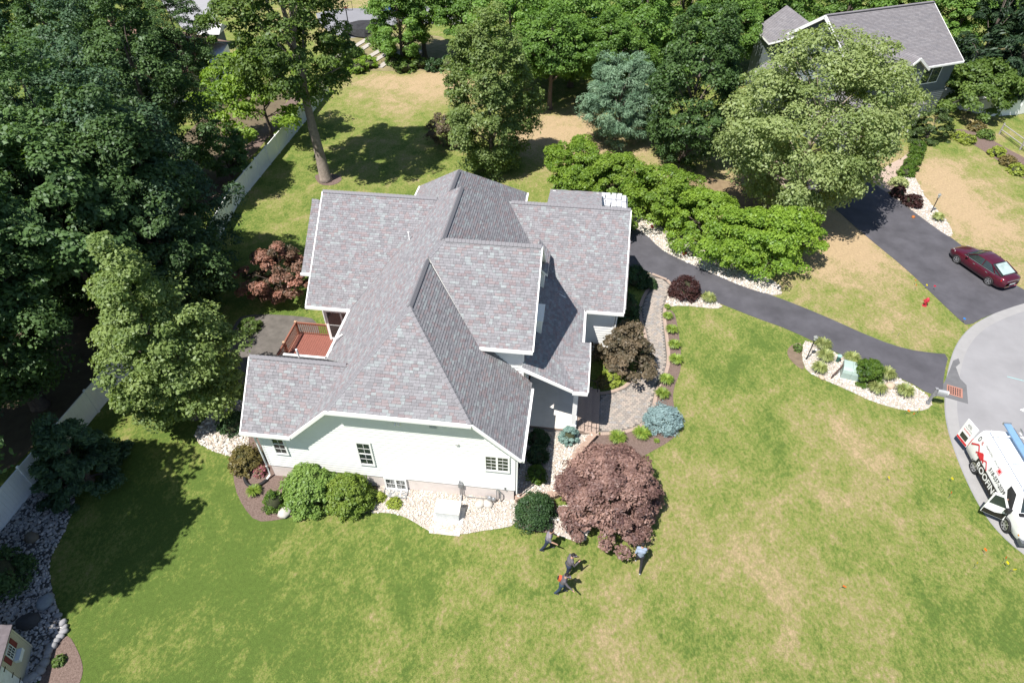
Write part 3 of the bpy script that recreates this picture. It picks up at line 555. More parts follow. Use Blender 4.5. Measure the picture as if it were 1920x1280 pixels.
# wall fittings
b = MB(); b.box(7.18,7.42,-.08,0,5.38,5.50); b.tube([(7.24,-.06,5.44),(7.2,-.2,5.36)], [.04,.06], 8); b.tube([(7.36,-.06,5.44),(7.4,-.2,5.36)], [.04,.06], 8); b.obj('flood_light', m_white, house)
b = MB(); b.box(8.8,9.15,-.07,0,5.28,5.5); [b.box(8.83,9.12,-.08,-.071,5.3+i*.05,5.325+i*.05) for i in range(4)]; b.obj('wall_vent', mat('vent_grey', (.5,.52,.52)), house)
b = MB(); b.box(9.95,10.1,-.09,0,4.18,4.3); b.obj('outlet_cover', mat('outlet_grey', (.5,.5,.48)), house)
b = MB(); b.tube([(9.97,-.06,1.35),(9.97,-.06,.1)], .03, 6); b.tube([(10.08,-.06,1.3),(10.08,-.06,.35),(10.2,-.1,.12),(11.6,-.1,.12)], .025, 6); b.tube([(10.02,-.08,.2),(10.05,-.5,.1)], .04, 6); b.box(9.9,10.14,-.12,-.01,.85,1.15); b.obj('conduit', m_metal, house)
b = MB(); b.ell((11.5,-.22,.35), (.15,.12,.18), 10, 7); b.ell((11.7,-.22,.3), (.12,.1,.14), 10, 7); b.tube([(11.3,-.15,0),(11.3,-.15,.45),(11.5,-.2,.5)], .025, 6); b.tube([(11.85,-.1,.0),(11.85,-.1,1.05)], .03, 6); b.tube([(11.85,-.1,1.05),(12.05,-.14,.8),(12.05,-.14,.05)], .035, 6); b.obj('gas_meter', m_metal, house)
b = MB(); b.add([(12.2,-.02,1.05),(12.34,-.02,1.05),(12.27,-.1,.95),(12.27,-.02,1.22)], [(0,1,3),(0,2,1),(0,3,2),(1,2,3)]); b.obj('dryer_hood', m_metal, house)
# roof pipes
for p, q in (((5.15,12.0,zl(5.15,12)), (5.12,12.0,zl(5.15,12)+.55)), ((1.0,4.0,4.7), (.95,4.0,5.5))): b = MB(); b.tube([p, q], .055, 8); b.obj('vent_pipe', m_white, house)
# porch
b = MB(); b.box(12.7, 15.62, 4.62, 10.9, 0, .5); b.obj('porch_floor', mat('pale_porch_slab', (.62,.60,.56), .8, .06, 1.5), house)
b = MB()
for i in range(5):
    for j in range(8): b.box(12.72+i*.58, 12.72+i*.58+.566, 4.64+j*.78, 4.64+j*.78+.766, .5, .508)
b.obj('porch_tiles', mat('porch_tile', (.60,.575,.53), .7, .07, 2), house, kind='stuff')
b = MB(); b.box(12.7,15.66,4.58,4.62,.38,.505); b.obj('porch_edge', m_brd, house)
m_step = m_brd
for (x0, x1, z) in ((15.62,16.02,.36), (16.02,16.42,.24), (16.42,16.86,.12)): b = MB(); b.box(x0, x1, 4.72, 8.2, 0, z-.03); b.box(x0, x1+.03, 4.70, 8.22, z-.03, z); b.obj('step', m_step, house)
for x, y in ((15.42,4.85),(15.42,7.9)):
    b = MB(); b.box(x-.17,x+.17,y-.17,y+.17,.508,.75); b.box(x-.12,x+.12,y-.12,y+.12,.75,3.7); b.box(x-.16,x+.16,y-.16,y+.16,3.7,3.86); b.obj('porch_column', m_white, house)
b = MB(); b.box(15.3,15.55,4.7,10.5,3.84,3.98); b.obj('porch_beam', m_white, house)
for y in (4.85, 8.0):
    b = MB(); b.tube([(15.7,y,.4),(15.7,y,1.25),(16.7,y,.95),(16.75,y,.1)], .022, 6); [b.tube([(15.85+.2*i,y,.2),(15.85+.2*i,y,1.2-.06*i)], .01, 4) for i in range(4)]; b.obj('step_railing', m_black, house)
b = MB(); b.box(12.60,12.66,8.3,9.3,.5,2.6); b.obj('front_door', mat('door_dark', (.12,.05,.04), .5), house)
# deck
deck = thing('wooden_deck', 'raised red stained wooden deck with railing on the left side of the house', 'deck', HO, YAW)
for i in range(32):
    x = -2.15+i*.145
    if x < 1.95: b = MB(); b.box(x, x+.135, 4.98, 9.95 if x < -.1 else 9.55, .95, 1.0); b.obj('deck_board', m_board, deck)
b = MB(); b.box(-2.2, 1.9, 5.0, 5.05, .7, .95); b.box(-2.2,-.1,9.9,9.96,.7,.95); b.box(-2.24,-2.18,4.9,9.96,.7,.95); [b.box(x-.07,x+.07,y-.07,y+.07,0,.95) for x in (-2.1,-.2) for y in (5.2,7.5,9.85)]; b.obj('deck_frame', m_wood, deck)
def rail(p, q, n):
    p = Vector(p); q = Vector(q); b = MB(); b.beam(p+Vector((0,0,.92)), q+Vector((0,0,.92)), .09, .04); b.beam(p+Vector((0,0,.1)), q+Vector((0,0,.1)), .05, .05); b.beam(p+Vector((0,0,.82)), q+Vector((0,0,.82)), .05, .05); b.obj('handrail', m_wood, deck)
    pr = None
    for i in range(n):
        c = p.lerp(q, (i+.5)/n)
        if pr is None: bb = MB(); bb.box(-.018,.018,-.018,.018,.1,.82); pr = bb.obj('baluster', m_wood, deck); o = pr
        else: o = pr.copy(); C.objects.link(o)
        o.location = c
rail((-2.2,9.9,1.0), (-.2,9.9,1.0), 15); rail((-2.2,5.0,1.0), (-2.2,9.9,1.0), 36)
for x, y in ((-2.2,9.9),(-2.2,8.0),(-2.2,5.1),(-.2,9.9)):
    b = MB(); b.box(x-.06,x+.06,y-.06,y+.06,.6,1.98); P_ = b.obj('rail_post', m_wood, deck); c_ = MB(); c_.box(x-.08,x+.08,y-.08,y+.08,1.98,2.0); c_.add([(x-.07,y-.07,2.0),(x+.07,y-.07,2.0),(x+.07,y+.07,2.0),(x-.07,y+.07,2.0),(x,y,2.07)], [(0,1,4),(1,2,4),(2,3,4),(3,0,4)]); c_.obj('post_cap', mat('copper_cap', (.45,.3,.2), .4), P_)
# generator / condenser cover on its pad
gn = thing('generator_box', 'pale grey box unit with a curved lid standing on pavers in the front gravel', 'utility box', H2W(9.57,-1.15), YAW)
b = MB(); b.box(-.58,.58,-.36,.30,.08,.66); b.obj('cabinet', mat('cabinet_grey', (.55,.57,.58), .5), gn); b = MB()
P = [(-.40,.64),(-.38,.72),(-.2,.78),(.1,.80),(.33,.76),(.34,.64)]; n = len(P); b.add([(-.62,p[0],p[1]) for p in P]+[(.62,p[0],p[1]) for p in P], [tuple(range(n)), tuple(range(n,2*n))[::-1]]+[(i,n+i,n+(i+1)%n,(i+1)%n) for i in range(n)]); b.obj('lid', mat('lid_cream', (.72,.70,.66), .5), gn)
b = MB(); b.box(-.72,.78,-.5,.42,-.02,.06); b.obj('pad', m_conc, gn)
pp = thing('paver_landing', 'small landing of pale pavers in front of the generator box at the lawn edge', 'pavers', H2W(9.55,-1.93), YAW)
mp_ = mat('pale_landing_paver', (.55,.5,.45), .85, .1, 6, tones=[(0,(.60,.55,.50)),(.4,(.55,.44,.34)),(.7,(.52,.47,.45))])
for i in range(8):
    for j in range(5): b = MB(); b.box(-.74+i*.19,-.74+i*.19+.178,-.38+j*.15,-.38+j*.15+.138,-.02,.045,0,random.random()); b.obj('paver', mp_, pp)
# corrugated drain pipe and retaining wall
dp = MB(); P = [Vector(H2W(*q, .08)) for q in ((-.25,-.35),(-.5,-.75),(-1.05,-.85),(-1.45,-.45),(-1.6,.0))]; dp.tube(chaikin(P, 3, False), .09, 8); tag(dp.obj('drain_pipe', m_black, smooth=True), 'black corrugated drain pipe curling on the mulch at the left house corner', 'drain pipe')
rw = thing('retaining_wall', 'curved low wall of tan blocks around the gravel bed at the right front corner', 'retaining wall')
cl = chaikin([spot(*p, .35) for p in [(971,930),(1008,928),(1040,925),(1058,912),(1064,888),(1074,858),(1092,835),(1112,814)]], 3, False)
s = 0; prr = None
for lv in range(3):
    s = .16*(lv%2); prr = None
    for i in range(len(cl)-1):
        seg = cl[i+1]-cl[i]; L_ = seg.length
        while s < L_:
            c = cl[i]+seg*(s/L_); d = seg.normalized()
            if prr is None:
                b = MB(); wd = .19 if lv == 2 else .16; b.box(-.155,.155,-wd,wd-.02,.0,.13 if lv < 2 else .08); prr = b.obj('wall_block' if lv < 2 else 'cap_block', mat('tan_wall_block', (.33,.235,.185), .9, .15, 9, bump=.01), rw); o = prr
            else: o = prr.copy(); C.objects.link(o)
            o.location = (c.x, c.y, lv*.135); o.rotation_euler.z = math.atan2(d.y, d.x); s += .32
        s -= L_
RBP = [Vector((q.x,q.y,0)) for q in cl[::3]]+[H2W(15.5,4.5),H2W(12.78,4.5),H2W(12.78,.1)]; b = MB(); b.prism(RBP, 0, .30, bottom=False); b.obj('raised_gravel_bed', m_gravb, kind='structure'); GR['raised'] = [(p.x, p.y) for p in RBP]
stones('raised_bed_stones', GR['raised'], 2600, .11, m_stone, z=.30)
# ------------------------------------------------------------------ vegetation
def prof_round(t): return math.sqrt(max(0, 1-(2*t-1)**2))*.92+.08
def prof_cone(t): return (1-t)**.75*.95+.05 if t > .12 else .75+2*t
def prof_egg(t): return (math.sin(math.pi*min(1, max(0, t))**.75))*.9+.1
def prof_dome(t): return math.sqrt(max(0, 1-t*t))*.95+.05
def prof_ovalcone(t): return max(.06, (math.sin(math.pi*(t*.93+.07)**.62))**.8*(1-.25*t))
def prof_tall(t): return max(.1, math.sin(math.pi*(.10+.86*t)))**.6*(1.05-.45*t)
def prof_oval(t): return max(.1, math.sin(math.pi*(.13+.80*t)))**.6
def crown(name, h0, h1, R, prof, ncl, nlf, leaf, m, seed, aspect=.62, rc=None, shell=.5, wexp=None, up=.7, lobes=.22, flatc=.7, tonesplit=.55, outdir=False, droop=0.):
    r = np.random.default_rng(seed); ph = r.uniform(0, 6.28, 6); t = []
    while len(t) < ncl:
        q = r.uniform(0, 1, ncl*2); k = r.uniform(0, 1, ncl*2) < np.array([prof(x) for x in q])**(wexp if wexp is not None else (.2 if prof is prof_dome else 1.3)); t += q[k].tolist()
    t = np.array(t[:ncl]); a = r.uniform(0, 2*np.pi, ncl); RR = R*np.array([prof(x) for x in t])
    lob = 1+lobes*(np.sin(2*a+ph[0]+3*t)+.6*np.sin(3*a+ph[1]-5*t)+.5*np.sin(5*a+ph[2]+7*t))
    rad = RR*lob*(shell+(1-shell)*r.uniform(0, 1, ncl)**.5); rc = rc or R*.17
    cc = np.stack([rad*np.cos(a), rad*np.sin(a), h0+(h1-h0)*t-droop*rad], 1); crs = rc*r.lognormal(0, .25, ncl); ctone = r.uniform(0, 1, ncl)
    ci = r.integers(0, ncl, nlf); d = r.normal(0, 1, (nlf, 3)); d /= np.linalg.norm(d, axis=1)[:,None]; d[:,2] = np.where(d[:,2] < -.35, -d[:,2], d[:,2])
    rr = r.uniform(.3, 1, nlf)**.5; off = d*(rr*crs[ci])[:,None]; off[:,2] *= flatc; P = cc[ci]+off
    outw = P-np.array([0, 0, h0+(h1-h0)*.35]); outw /= (np.linalg.norm(outw, axis=1)[:,None]+1e-6)
    n = d*.5+outw*.35+np.array([0,0,up])+r.normal(0, .55, (nlf, 3)); n /= np.linalg.norm(n, axis=1)[:,None]
    g = r.normal(0, 1, (nlf, 3)) if not outdir else (outw*np.array([1,1,.25])+r.normal(0, .45, (nlf, 3)))
    u = g-n*(g*n).sum(1)[:,None]; u /= np.linalg.norm(u, axis=1)[:,None]+1e-6; v = np.cross(n, u); s = leaf*np.clip(r.lognormal(0, .38, nlf), .45, 1.7)
    u = u*(s*.5)[:,None]; v = v*(s*.5*aspect)[:,None]; fold = n*(s*.10)[:,None]
    V = np.stack([P-u, P-v*1.0+u*.1+fold, P+u, P+v*1.0+u*.1+fold], 1).reshape(-1, 3)
    tone = np.clip(ctone[ci]*tonesplit+r.uniform(0, 1, nlf)*(1-tonesplit), 0, 1)
    me = fastmesh(name, V, 4, tone); me.materials.append(m); return me, cc
def branches(cc, h0, h1, r0, seed, n=12, lean=(0,0), clear=0.):
    rnd = random.Random(seed); b = MB(); top = h0+(h1-h0)*.72; k = 7
    tr = [Vector((lean[0]*(i/k)+rnd.uniform(-.06,.06)*i*.5, lean[1]*(i/k)+rnd.uniform(-.06,.06)*i*.5, top*i/k)) for i in range(k+1)]
    b.tube([tr[0]+Vector((0,0,-.1)), tr[0]+Vector((0,0,.25))]+tr[1:], [r0*1.5, r0*1.12]+[r0*(1-.8*i/k) for i in range(1, k+1)], 9)
    idx = list(range(len(cc))); rnd.shuffle(idx)
    for i in idx[:n]:
        c = Vector(cc[i]); zz = max(clear, min(top*.95, c.z*.62)); j = min(k-1, int(zz/top*k)); p = tr[j].lerp(tr[j+1], zz/top*k-j); mdp = p.lerp(c, .5)+Vector((0,0,.12*(c-p).length)); rr = r0*(1-.75*zz/top)*.45
        b.tube([p, mdp, c], [rr, rr*.6, rr*.2], 5, cap=False)
    return b
def tree(name, label, pos, h, R, m, seed, prof=prof_egg, h0=None, ncl=130, nlf=16000, leaf=.2, r0=.2, group=None, nb=14, cat='tree', lean=(0,0), bark=None, **kw):
    T = thing(name, label, cat, (pos[0], pos[1], 0), 0, group); h0 = h*.18 if h0 is None else h0
    me, cc = crown('crown', h0, h, R, prof, ncl, nlf, leaf, m, seed, **kw)
    o = bpy.data.objects.new('crown', me); C.objects.link(o); o.parent = T; o.location = (lean[0], lean[1], 0); kid(T, o)
    b = branches(cc+np.array([lean[0], lean[1], 0]), h0, h, r0, seed, nb, lean, clear=h0*.9); kid(T, b.obj('trunk', bark or m_bark, T, smooth=True)); return T
L_dark = leafmat('leaf_dark_conifer', (.034,.072,.036), (.105,.180,.090), .22)
L_dark2 = leafmat('leaf_dark_maple', (.040,.082,.026), (.115,.195,.062), .26)
L_dgt = leafmat('leaf_dark_oval', (.032,.070,.020), (.095,.165,.045), .22)
L_mid = leafmat('leaf_maple', (.065,.120,.022), (.150,.220,.050), .32)
L_olive = leafmat('leaf_olive_green', (.100,.155,.040), (.225,.290,.095), .32)
L_birch = leafmat('leaf_river_birch', (.135,.190,.058), (.290,.340,.145), .35)
L_bright = leafmat('leaf_bright_green', (.100,.190,.020), (.250,.360,.048), .38)
L_back = leafmat('leaf_back_maple', (.070,.150,.026), (.180,.300,.060), .36)
L_pine = leafmat('needle_blue_green', (.080,.150,.088), (.200,.300,.185), .12)
L_dkpine = leafmat('needle_dark', (.018,.040,.020), (.045,.080,.035), .12)
L_mar = leafmat('leaf_maroon', (.075,.036,.036), (.400,.250,.210), .25)
L_smoke = leafmat('leaf_smoke_bush', (.045,.050,.028), (.40,.19,.14), .2)
L_brown = leafmat('leaf_bronze', (.050,.048,.028), (.190,.140,.090), .2)
L_barb = leafmat('leaf_barberry', (.022,.010,.010), (.085,.035,.030), .15)
L_shrub = leafmat('leaf_round_shrub', (.095,.175,.028), (.230,.330,.085), .3)
L_lime = leafmat('leaf_lime', (.16,.21,.025), (.34,.40,.07), .3)
L_box = leafmat('leaf_boxwood', (.035,.085,.010), (.110,.180,.020), .25)
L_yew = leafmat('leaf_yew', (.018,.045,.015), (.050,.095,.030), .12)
L_blue = leafmat('needle_blue_spruce', (.14,.23,.24), (.32,.44,.45), .08)
L_gold = leafmat('leaf_gold_fringe', (.10,.09,.03), (.22,.17,.06), .25)
def P2(cx, cy, z=0): p = spot(cx, cy, z); return (p.x, p.y)

tree('maple_tree', 'broad light green maple on the lawn between the white fence and the patio', P2(290,632,6.2), 12.4, 2.95, L_olive, 11, prof_ovalcone, h0=1.4, ncl=280, nlf=60000, leaf=.155, r0=.22, rc=.62, lobes=.24, shell=.45)
tree('tall_maple_tree', 'tall shade tree with a long bare trunk rising behind the left wing of the house', (-16.6,51.5), 20.5, 4.9, L_mid, 12, prof_oval, h0=7.8, ncl=300, nlf=54000, leaf=.21, r0=.48, nb=14, lean=(-.5,.3), rc=.75, bark=mat('tall_trunk_bark', (.24,.20,.175), .95, .25, 4, bump=.03, bscale=12))
tree('light_green_tree', 'bright green spreading tree beyond the white fence, in front of the brown roof', P2(488,172,4.6), 8.0, 4.9, L_bright, 13, prof_dome, h0=2.4, ncl=150, nlf=20000, leaf=.24, r0=.2)
tree('columnar_tree', 'tall narrow green tree standing directly behind the rear roof ridge', (-1.9,53.6), 13.6, 3.9, L_olive, 14, prof_tall, h0=.4, ncl=300, nlf=52000, leaf=.185, r0=.25, rc=.75, lobes=.2)
tree('blue_pine_tree', 'blue green white pine at the edge of the dry back lawn', P2(1163,196,3.4), 7.6, 3.6, L_pine, 15, prof_oval, h0=.2, ncl=230, nlf=46000, leaf=.28, aspect=.18, r0=.2, rc=.6, outdir=True, up=.3)
tree('dark_green_tree', 'dense dark green oval tree between the blue pine and the birch', P2(1300,192,5.6), 13.2, 4.1, L_dgt, 16, prof_oval, h0=.4, ncl=320, nlf=48000, leaf=.19, r0=.3, rc=.66, lobes=.18)
tree('river_birch_tree', 'very large pale green birch hanging over the neighbour driveway', P2(1527,246,7.0), 13.4, 6.1, L_birch, 17, prof_oval, h0=1.6, ncl=520, nlf=96000, leaf=.185, r0=.26, rc=.95, lobes=.16, shell=.5, nb=20, droop=.0, bark=mat('birch_bark', (.38,.30,.25), .9, .3, 6))
tree('purple_leaf_bush', 'dark purplish bush half hidden left of the columnar tree', P2(829,245,1.6), 3.2, 1.8, L_brown, 18, prof_egg, h0=.1, ncl=50, nlf=5000, leaf=.16, r0=.06, cat='shrub')
rowp = [(1088,303,'small bright tree nearest the bending worker, behind the house'), (1160,330,'second small bright tree from the house along the driveway'), (1243,360,'small bright tree beside the bend of the driveway'), (1328,398,'small bright tree with its trunk showing over the gravel strip'), (1402,438,'small bright tree between the gravel strip and the dry grass'), (1462,442,'small bright tree at the street end of the row')]
rt1 = None
for i, (x, y, lb) in enumerate(rowp):
    p = P2(x, y, 2.5)
    if i < 2: rt = tree('cherry_tree', lb, p, 4.1, 2.75, L_bright, 30+i, prof_dome, h0=.6, ncl=150, nlf=30000, leaf=.145, r0=.14, group='small trees along the driveway gravel', nb=14, lobes=.3, rc=.5, shell=.3); rt1 = rt1 or rt; rts = (rts+[rt]) if i else [rt]
    else: dup(rts[i%2], (p[0], p[1], 0), i*1.9, .96+.05*(i%3), lb)
# trees at the back of the plots
bk = [tree('back_maple_tree', 'leafy maple over the garden, its trunk showing at the dark shed', P2(797,108,0), 11.5, 4.6, L_back, 41, prof_egg, h0=3.6, ncl=170, nlf=36000, leaf=.22, r0=.3, group='trees at the back of the plots'),
      tree('back_maple_tree', 'pale green maple behind the columnar tree at the top edge', P2(958,30,8), 14, 5.0, L_back, 42, prof_ovalcone, h0=1.5, ncl=190, nlf=40000, leaf=.22, r0=.3, group='trees at the back of the plots')]
for i, (x, y, z, s, lb) in enumerate([(1035,95,6,.88,'maple overhanging the shaded corner of the back lawn'), (1078,20,8,1.05,'tall maple at the top edge behind the shaded lawn corner'), (1140,95,5.5,.8,'slim maple just behind the tip of the blue pine'), (1210,35,7,.98,'maple behind and right of the blue pine at the top edge'), (1180,-30,8,1.05,'far maple peeking between two others above the blue pine'), (1282,5,7,1.05,'maple behind the dark green tree at the top edge'), (1352,40,6,.9,'maple between the dark green tree and the grey house'), (1395,5,7,1.0,'maple behind the rear wing of the grey house'),
        (1465,-25,8,1.0,'tree at the top edge behind the grey house rear wing'), (1610,-40,8,1.0,'tree at the top edge behind the middle of the grey roof'), (1700,-40,8,1.0,'tree at the top edge behind the right end of the grey roof'), (1820,0,7,.95,'maple right of the grey roof at the top edge'), (880,0,7,.9,'maple between the garden tree and the columnar tree at the top edge'), (1030,-40,8,1.0,'farthest tree at the top edge in the centre'), (1905,-10,8,1.1,'tree in the top right corner of the view'), (740,-20,8,.8,'tree at the top edge beyond the garden and the pond of shade')]):
    p = P2(x, y, z); dup(bk[i%2], (p[0], p[1], 0), i*1.3, s, lb)
for i, (x, y, z, h, R) in enumerate([(1862,60,6,13,3.6), (1925,90,6,14,4)]):
    tree('spruce_tree', ['dark conifer in deep shade right of the grey house', 'dark conifer cut by the right edge of the view near the top'][i], P2(x, y, z), h, R, L_dkpine, 60+i, prof_cone, h0=.8, ncl=110, nlf=12000, leaf=.45, aspect=.25, outdir=True)
tree('bare_trunk_tree', 'leaning tall trunk tree behind the round bush at the right edge', P2(1868,132,0), 15, 3.2, L_dark2, 63, prof_egg, h0=9, ncl=60, nlf=8000, leaf=.3, r0=.28, lean=(1.2,.5), bark=mat('tall_trunk_bark', (.24,.20,.175)))
tree('round_tree', 'low spreading green tree beside the grey house by the white fence', P2(1838,170,2.4), 4.9, 4.0, L_mid, 64, prof_dome, h0=.9, ncl=120, nlf=18000, leaf=.24, r0=.14)
tree('weeping_tree', 'small rounded weeping tree at the head of the neighbour hedge', P2(1752,228,1.7), 3.0, 1.85, leafmat('leaf_weeping', (.04,.075,.02), (.09,.13,.04), .3), 65, prof_dome, h0=.3, ncl=70, nlf=9000, leaf=.15, r0=.08, droop=.25)
tree('red_leaf_tree', 'dark red leaved small tree under the right side of the birch', P2(1660,205,1.8), 3.6, 2.0, L_mar, 66, prof_dome, h0=.5, ncl=60, nlf=7000, leaf=.18, r0=.08)
# the dark wood beyond the fence: every tree its own object
ld = [tree('shade_tree', 'large dark tree beside the fence where it meets the back lawn', P2(268,180,9), 17, 4.2, L_dark2, 71, prof_egg, h0=1.5, ncl=260, nlf=52000, leaf=.18, r0=.35, group='dark trees beyond the white fence', rc=.8),
      tree('shade_tree', 'dark tree with bluish foliage behind the light green maple', P2(235,335,9), 16.5, 4.7, L_dark, 72, prof_ovalcone, h0=1.0, ncl=260, nlf=52000, leaf=.18, r0=.35, group='dark trees beyond the white fence', rc=.8),
      tree('shade_tree', 'dark tree overhanging the fence left of the smoke bush', P2(278,400,7.5), 15, 3.6, L_dark2, 73, prof_ovalcone, h0=.6, ncl=240, nlf=52000, leaf=.19, r0=.32, group='dark trees beyond the white fence', rc=.7)]
for i, (x, y, z, s, lb) in enumerate([(180,170,9,1.0,'dark tree left of the tallest dark crown near the top'), (205,20,9,1.0,'dark tree at the top edge above the brown roof side'), (95,70,9,1.1,'dark tree near the top left corner'), (40,220,9,1.05,'dark tree on the left edge below the corner'), (140,330,9,1.0,'dark tree in the middle of the left wood'), (30,400,8,1.0,'dark tree on the left edge at mid height'), 
        (-60,300,9,1.1,'dark tree half outside the left edge, upper'), (-70,560,8,1.0,'dark tree half outside the left edge, middle'), (-40,-30,9,1.1,'dark tree cut by the top left corner'), (130,-40,9,1.0,'dark tree cut by the top edge near the left corner'), (330,60,7,.72,'smaller dark tree beside the brown roof')]):
    p = P2(x, y, z); dup(ld[(i*2+1)%3], (p[0], p[1], 0), i*2.1, s, lb)
hi = tree('high_crown_tree', 'high crowned tree outside the lower left of the view, nearest the shed, shading the lawn', (-25.9,12.8), 15, 4.7, L_dark2, 79, prof_egg, h0=6.8, ncl=200, nlf=34000, leaf=.26, r0=.3, group='high crowned trees outside the lower left of the view')
for i, (x, y, s_) in enumerate([(-28.4,8.0,.95), (-24.9,14.6,.85), (-30,16.5,1.0), (-29.5,1.5,1.0)]): dup(hi, (x, y, 0), 1+i*1.7, s_, ['high crowned tree outside the view south of the shed', 'slim high crowned tree by the fence corner outside the view', 'high crowned tree outside the view behind the fence', 'high crowned tree outside the view at the far lower left'][i])
for i, (x, y, s_) in enumerate([(-25.4,30.4,.92), (-27.6,24.6,.86), (-25.6,34.2,.9)]): dup(hi, (x, y, 0), 2+i*1.7, s_, ['dark tree directly behind the top of the light green maple', 'dark tree just left of the light green maple beyond the fence', 'dark tree behind the fence level with the smoke bush'][i], 'dark trees beyond the white fence')
for i, (x, y, s_) in enumerate([(-30.4,27.5,.8), (-30.6,22.2,.72)]): dup(ld[i], (x, y, 0), 1+i*2.7, s_, ['lower dark tree filling the gap behind the hidden part of the fence', 'lower dark tree on the left edge above the visible end of the fence'][i])
tree('hemlock_tree', 'drooping dark hemlock leaning over the white fence at lower left', P2(132,852,2.2), 4.9, 2.1, L_dark, 77, prof_cone, h0=.3, ncl=150, nlf=30000, leaf=.2, aspect=.34, r0=.2, outdir=True, droop=.22, up=.4)
tree('understory_tree', 'grey green young tree behind the fence under the bright tree', P2(418,280,2.6), 5.2, 2.3, L_dark2, 78, prof_egg, h0=.4, ncl=80, nlf=8000, leaf=.2, r0=.1)
tree('japanese_maple_tree', 'wide maroon leaved ornamental tree on the lawn in front of the house', P2(1143,916,1.8), 3.6, 2.6, L_mar, 80, prof_dome, h0=.45, ncl=260, nlf=52000, leaf=.115, r0=.14, rc=.36, lobes=.07, up=.9, flatc=.5, shell=.4, nb=30)
tree('bronze_leaf_tree', 'small bronze leaved tree over the walk beside the garage wall', P2(1176,652,1.7), 3.5, 1.85, L_brown, 81, prof_ovalcone, h0=.4, ncl=120, nlf=15000, leaf=.14, r0=.07, rc=.34, lobes=.28)
tree('smoke_bush', 'pink and dark red smoke bush beside the left wing', P2(522,518,2.0), 4.6, 2.15, L_smoke, 82, prof_egg, h0=.3, ncl=100, nlf=16000, leaf=.15, r0=.07, rc=.36, cat='shrub', tonesplit=.8)

def shrub(name, label, px, py, h, R, m, seed, nlf=5000, leaf=.09, prof=prof_dome, z=None, ncl=60, cat='shrub', group=None, zb=0., **kw):
    p = spot(px, py, zb+h*.45); me, cc = crown(name, .02, h, R, prof, ncl, nlf, leaf, m, seed, rc=R*.26, shell=.62, lobes=.05, **kw)
    core = MB(); core.ell((0,0,h*.42), (R*.72, R*.72, h*.42), 10, 7, jit=.08); c_ = core.obj('dark_core', mat('core_shade', (.045,.05,.025), .95, .3, 12), smooth=True)  # solid dark core; the shade inside the foliage is put into its colour
    o = bpy.data.objects.new(name, me); C.objects.link(o); o.location = (p.x, p.y, zb); c_.parent = o; kid(o, c_); return tag(o, label, cat, group)
shrub('round_shrub', 'larger of the two big round green shrubs against the white front wall', 582,914,2.0,1.28,L_shrub,101,14000,.115,ncl=130)
shrub('round_shrub', 'smaller, brighter of the two big round shrubs against the white front wall', 653,924,1.75,1.12,leafmat('leaf_bright_shrub', (.095,.165,.02), (.22,.29,.05), .3),102,12000,.11,ncl=110)
shrub('cone_shrub', 'small dark cone shaped evergreen at the mulch corner', 514,936,1.15,.62,L_box,103,5000,.06,prof_cone)
shrub('reddish_shrub', 'loose reddish green shrub at the left house corner', 459,860,1.1,.85,leafmat('leaf_reddish', (.07,.07,.02), (.19,.15,.05), .3),104,3500,.1)
shrub('yew_shrub', 'dense dark green globe below the retaining wall', 1003,957,1.45,.98,L_yew,105,11000,.07,ncl=120)
shrub('blue_spruce_shrub', 'large pale blue globe spruce at the lawn edge of the daylily bed', 1245,785,1.05,.98,L_blue,106,12000,.09,ncl=110,aspect=.35)
shrub('blue_spruce_shrub', 'small blue green globe spruce beside the porch slab', 1067,815,.85,.52,leafmat('needle_teal', (.09,.17,.15), (.22,.32,.29), .08),107,5000,.06,zb=.3)
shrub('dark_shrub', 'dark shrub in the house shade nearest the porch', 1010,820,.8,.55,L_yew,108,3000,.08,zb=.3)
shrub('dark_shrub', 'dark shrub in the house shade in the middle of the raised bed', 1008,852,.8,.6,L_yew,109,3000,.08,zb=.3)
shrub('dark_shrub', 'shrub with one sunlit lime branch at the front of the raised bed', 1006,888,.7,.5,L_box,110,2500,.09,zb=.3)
shrub('barberry_shrub', 'dark purple barberry globe between the driveway and the walk', 1285,540,1.25,1.0,L_barb,111,11000,.075,ncl=120)
shrub('garage_shrub', 'dark green shrub against the garage side next to the driveway', 1192,520,1.2,.95,L_yew,112,5000,.1)
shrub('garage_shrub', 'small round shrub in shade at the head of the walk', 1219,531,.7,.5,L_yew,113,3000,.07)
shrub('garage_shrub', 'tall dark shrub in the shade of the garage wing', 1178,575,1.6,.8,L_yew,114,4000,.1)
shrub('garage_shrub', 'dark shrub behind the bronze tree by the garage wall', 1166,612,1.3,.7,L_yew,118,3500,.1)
shrub('gold_shrub', 'yellow green shrub at the foot of the bronze tree', 1146,708,.75,.6,L_lime,115,2500,.08)
shrub('gold_shrub', 'smaller yellow shrub between the porch and the bronze tree', 1131,715,.6,.42,L_gold,116,1800,.08)
shrub('boxwood_shrub', 'bright green oval boxwood beside the transformer box', 1628,697,1.35,.85,L_box,117,9000,.085,ncl=90)
shrub('left_bed_shrub', 'dark green mass of shrub spilling over the left stone bed', -18,1080,1.7,1.35,L_dark2,119,9000,.11)
shrub('small_plant', 'small leafy plant in the bare dirt left of the island bed', 1496,652,.35,.3,L_mid,120,500,.08)
shrub('seedling', 'single small green plant in the mulch beside the shed', 110,1238,.3,.25,L_mid,121,300,.09)
shrub('flowering_plant', 'low plant with pink blooms inside the loop of the drain pipe', 488,882,.4,.35,leafmat('leaf_pink', (.10,.14,.03), (.45,.10,.2), .3),122,900,.09)
shrub('patio_shrub', 'low shrub in the dark bed on the left patio', 468,610,.6,.7,L_mid,123,2500,.09)
shrub('side_shrub', 'dark green shrub in the gravel left of the lower roof', 437,792,.9,.8,L_yew,124,3000,.1)
